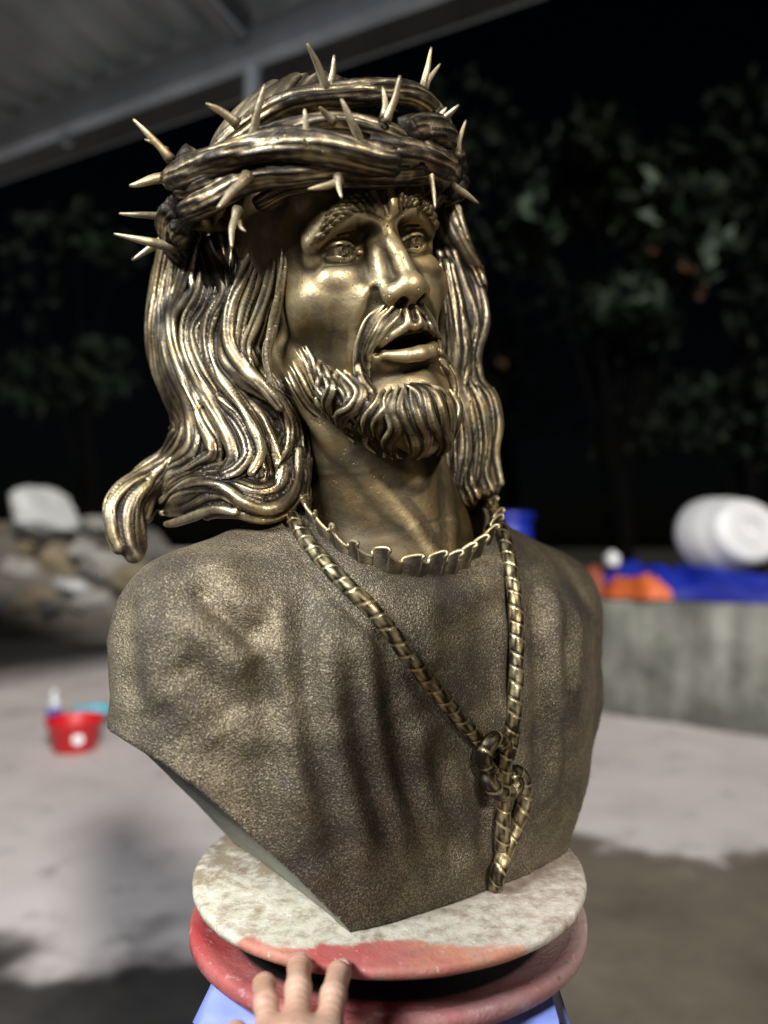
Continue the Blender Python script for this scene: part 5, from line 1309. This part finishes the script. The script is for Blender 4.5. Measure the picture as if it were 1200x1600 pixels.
# ---- rope
def rope():
    r = random.Random(2)
    def cord(pts, rad=.0061, lift=3.0, name='rope', dy=None, raw=None):
        if raw is None:
            P = []
            for q, p in enumerate(pts):
                h = robe_hit(p[0], p[1], lift)
                if h is None: h = at_y(p[0], p[1], .66)
                d = ray(p[0], p[1]); d = d / np.linalg.norm(d)
                if len(p) > 2: h = h - d * p[2]
                P.append(h)
        else: P = raw
        seg = .0118
        def mod(L, th):
            u = (L / seg + .26 * np.cos(th + .7) + .07 * np.sin(L * 210)) % 1.0
            gq = np.exp(-((u - .5) / .055) ** 2)
            return 1 - .17 * gq + .035 * ((u + .5) % 1.0 - .5) + .03 * np.sin(4 * th + L * 260) + .02 * np.sin(9 * th - L * 150)
        mb = MB(); mb.sweep(np.array(P), rad, n=18, step=.0008, up=np.array([.5, -.8, .2]), radmod=mod, prof=taper(.02, .02, .6, .6))
        mb.V = [v - TO for v in mb.V]; o = mb.build(name, M_ROPE); o.parent = BUST
    cord([(440, 788), (460, 815), (485, 853), (532, 905), (590, 962), (640, 1028), (690, 1090), (740, 1148), (772, 1178)])
    cord([(758, 768), (770, 795), (787, 840), (800, 900), (806, 960), (807, 1030), (804, 1100), (797, 1165), (790, 1185)])
    cord([(788, 1218, .003), (770, 1208, .006), (757, 1190, .011), (760, 1168, .014), (774, 1155, .014), (787, 1163, .013), (788, 1186, .010), (787, 1215, .006), (786, 1260, .001), (785, 1330), (782, 1412)], rad=.0063, name='rope_knot')
    cord([(768, 1206, .004), (762, 1220, .011), (776, 1236, .015), (796, 1238, .014), (807, 1226, .010), (799, 1210, .005), (812, 1210, .004), (821, 1236, .005), (815, 1270, .006), (802, 1302, .006), (787, 1338, .006), (775, 1378, .005), (768, 1417, .004)], rad=.0063, name='rope_knot')
rope()

# ------------------------------------------------------------------ the hand on the turntable
def hand():
    m, nt, b = mat('skin')
    c_ = ramp(nt, noise(nt, 55, 5, .6), [(.3, (.36, .19, .125)), (.5, (.46, .275, .19)), (.72, (.52, .34, .245))])
    nt.links.new(c_, b.inputs['Base Color']); b.inputs['Roughness'].default_value = .5
    b.inputs['Subsurface Weight'].default_value = .12; b.inputs['Subsurface Radius'].default_value = (.004, .0015, .0008)
    tc = nt.nodes.new('ShaderNodeTexCoord'); vo = nt.nodes.new('ShaderNodeTexVoronoi'); vo.inputs['Scale'].default_value = 900; nt.links.new(tc.outputs['Object'], vo.inputs['Vector'])
    nb = bump(nt, b, vo.outputs['Distance'], .25, .0008)
    wvx = nt.nodes.new('ShaderNodeTexWave'); wvx.bands_direction = 'Y'; wvx.inputs['Scale'].default_value = 75; wvx.inputs['Distortion'].default_value = 3; wvx.inputs['Detail'].default_value = 3
    nt.links.new(tc.outputs['Object'], wvx.inputs['Vector']); bump(nt, b, wvx.outputs['Fac'], .25, .0012, nb)
    mn, nt2, b2 = mat('fingernail'); b2.inputs['Base Color'].default_value = (.72, .47, .42, 1); b2.inputs['Roughness'].default_value = .3
    root = empty('person', (-.06, .40, .74), 'left hand of a person with three fingertips on the turntable rim', 'person')
    # millimetre grid in world axes around the hand
    O = np.array([-.06, .40, .76])
    cl = Clay((-95, -170, -150), (95, 135, 70), 1.5)
    def L(P): return (np.asarray(P, float) - O) * 1000
    tips = dict(ring=((409, 1540), .478), middle=((469, 1508), .4885), index=((535, 1518), .4845))
    mcp = dict(ring=at_y(424, 1642, .419), middle=at_y(464, 1630, .419), index=at_y(508, 1642, .419))
    pinky_m = at_y(388, 1672, .410)
    nails = []
    for nm, r0 in (('ring', 6.9), ('middle', 7.5), ('index', 7.5)):
        tp = at_y(*tips[nm][0], tips[nm][1]); mp = mcp[nm]
        A, B = L(mp), L(tp); v = B - A
        pip = A + v * .46 + np.array([0, -3, 11]); dip = A + v * .76 + np.array([0, 0, 8.5])
        cl.caps([A, pip], [r0 * 1.12, r0 * 1.0], 3); cl.caps([pip, dip], [r0 * 1.0, r0 * .95], 3); cl.caps([dip, B], [r0 * .95, r0 * .80], 3)
        nails.append((dip, B, r0))
    # folded little finger and thumb
    P0 = L(pinky_m); cl.caps([P0, P0 + [-12, 26, 2], P0 + [-10, 40, -14], P0 + [-4, 38, -28]], [8, 7.2, 6.5, 5.6], 5)
    I0 = L(mcp['index']); W0 = np.array([2, -150, -128]) + 0
    cl.caps([I0 + [6, -48, -26], I0 + [26, -22, -22], I0 + [34, 6, -26], I0 + [28, 26, -30]], [13, 11, 9.5, 7.5], 9)
    # back of the hand
    for nm in ('ring', 'middle', 'index'):
        A = L(mcp[nm]); cl.caps([A, A * .5 + np.array([0, -46, -62]) * .5 + [0, -6, 2], np.array([0, -92, -74])], [9.8, 12, 14], 12)
        cl.ell(A + [0, -1, 3], (8.8, 9, 8), 8)
    cl.caps([P0, np.array([-12, -92, -76])], [9, 14], 12)
    for n0, n1 in (('ring', 'middle'), ('middle', 'index')): cl.ell((L(mcp[n0]) + L(mcp[n1])) / 2 + [0, 4, -1], (10, 11, 6), 9)
    cl.caps([np.array([0, -92, -74]), np.array([0, -130, -98]), np.array([2, -175, -128])], [23, 25, 28], 16)
    for s_ in (-1, 1): pass
    # nail beds
    for dip, B, r0 in nails:
        v = B - dip; v /= np.linalg.norm(v); up = np.array([0, -.45, .9]); up -= v * (up @ v); up /= np.linalg.norm(up)
        q = B - v * 2.5 + up * r0 * .80
    V, Q = cl.nets()
    W = V / 1000 + O
    fq = np.cross(W[Q[:, 2]] - W[Q[:, 0]], W[Q[:, 3]] - W[Q[:, 1]]); cen = W[Q].mean(1)
    if (fq * (cen - W.mean(0))).sum() < 0: Q = Q[:, ::-1]
    o = link('hand', mesh_np('hand', W, Q), m); o.parent = root; o.matrix_parent_inverse = root.matrix_basis.inverted()
    for dip, B, r0 in nails:
        v = B - dip; v /= np.linalg.norm(v); up = np.array([0, -.45, .9]); up -= v * (up @ v); up /= np.linalg.norm(up); sd_ = np.cross(v, up)
        ns, nl = 9, 9; V = []
        for i in range(nl):
            for j in range(ns):
                a = (j / (ns - 1) * 2 - 1) * .95; l = (i / (nl - 1))
                wl = .72 + .28 * math.sin(l * math.pi * .55 + .4)
                rr = r0 * .90
                end = 1.5 * (1 - (2 * j / (ns - 1) - 1) ** 2)
                V.append(B - v * (7.5 - l * (12 + end)) + up * (rr * math.cos(a * wl) + .7 - .9 * max(0, l - .55)) + sd_ * rr * math.sin(a * wl) * .92)
        V = np.array(V); V = np.concatenate([V, V - up * .8]) / 1000 + O
        Qn = [[i * ns + j, i * ns + j + 1, (i + 1) * ns + j + 1, (i + 1) * ns + j] for i in range(nl - 1) for j in range(ns - 1)]; k0 = ns * nl
        Qb = [[k0 + q for q in f[::-1]] for f in Qn]
        per = [j for j in range(ns)] + [i * ns + ns - 1 for i in range(1, nl)] + [(nl - 1) * ns + j for j in range(ns - 2, -1, -1)] + [i * ns for i in range(nl - 2, 0, -1)]
        Qs = [[per[q], per[(q + 1) % len(per)], k0 + per[(q + 1) % len(per)], k0 + per[q]] for q in range(len(per))]
        mb = MB(); mb.add(V, Qn + Qb + Qs); mb.build('fingernail', mn, root)
hand()

# ------------------------------------------------------------------ the rest of the person, standing behind the camera
def body():
    root = bpy.data.objects['person']
    inv = root.matrix_basis.inverted()
    def part(name, cl, O, m):
        V, Q = cl.nets(); W_ = V / 1000 * .90 + O
        fq = np.cross(W_[Q[:, 2]] - W_[Q[:, 0]], W_[Q[:, 3]] - W_[Q[:, 1]])
        if (fq * (W_[Q].mean(1) - W_.mean(0))).sum() < 0: Q = Q[:, ::-1]
        o = link(name, mesh_np(name, W_, Q), m); o.parent = root; o.matrix_parent_inverse = inv; return o
    O = np.array([.40, -.40, 0.0])
    skin = bpy.data.materials['skin']
    cl = Clay((-180, -180, 1370), (180, 200, 1760), 9)
    cl.ell((0, 18, 1632), (76, 98, 112), 0); cl.ell((0, 50, 1580), (56, 62, 68), 25); cl.ell((0, 112, 1600), (13, 18, 20), 10); cl.caps([(0, -5, 1570), (0, -15, 1400)], [58, 66], 25)
    for sx in (-1, 1): cl.ell((sx * 76, 10, 1608), (9, 20, 30), 6); cl.ell((sx * 32, 96, 1628), (16, 14, 10), 6, 'sub')
    part('head', cl, O, skin)
    cl = Clay((-140, -180, 1520), (140, 160, 1770), 9); cl.ell((0, 5, 1655), (84, 100, 100), 0); cl.ell((0, 95, 1590), (80, 70, 75), 20, 'sub'); part('hair', cl, O, plain('black_hair', (.012, .010, .009), .5))
    wr = (np.array([-.055, .25, .655]) - O) * 1000 / .90
    cl = Clay((-560, -220, 640), (330, 760, 1520), 12)
    cl.caps([(0, 0, 1370), (0, 5, 1200), (0, 10, 980)], [120, 128, 125], 40); cl.caps([(-165, 0, 1400), (0, -5, 1430), (165, 0, 1400)], [62, 70, 62], 50)
    cl.caps([(-185, 0, 1390), (-330, 60, 1120), (wr + np.array([-330, 60, 1120])) / 2 + [20, 0, -20]], [62, 52, 46], 20)
    cl.caps([(185, 0, 1390), (235, -20, 1120), (60, 180, 1040)], [62, 52, 44], 20)
    part('shirt', cl, O, plain('dark_shirt', (.035, .04, .055), .85, .2, 8, .3, 40))
    cl = Clay((-560, 20, 560), (80, 800, 1160), 9); mid = (wr + np.array([-330, 60, 1120])) / 2 + [20, 0, -20]
    cl.caps([mid - (wr - mid) * .3, mid + (wr - mid) * .5, wr + [0, -6, 4]], [42, 36, 27], 6); part('forearm', cl, O, skin)
    cl = Clay((-160, 90, 960), (260, 400, 1140), 8); cl.caps([(80, 170, 1050), (-10, 260, 1035)], [38, 30], 5); cl.caps([(-10, 260, 1035), (-80, 300, 1045)], [34, 26], 10); part('right_hand', cl, O, skin)
    cl = Clay((-260, -200, 60), (260, 220, 1060), 12)
    cl.ell((0, 0, 960), (165, 125, 110), 30)
    for sx in (-1, 1): cl.caps([(sx * 88, 0, 930), (sx * 98, 15, 520), (sx * 105, -5, 100)], [88, 66, 52], 20)
    part('trousers', cl, O, plain('dark_trousers', (.03, .032, .04), .9, .2, 8, .3, 40))
    cl = Clay((-220, -140, -8), (220, 240, 140), 9)
    for sx in (-1, 1): cl.ell((sx * 108, 45, 38), (48, 135, 42), 0); cl.ell((sx * 106, -5, 80), (44, 52, 46), 20)
    cl.D = np.maximum(cl.D, -(cl.ax[2].reshape(1, 1, -1) - 2)).astype(np.float32); part('shoes', cl, O, plain('worn_shoes', (.05, .045, .04), .8))
body()
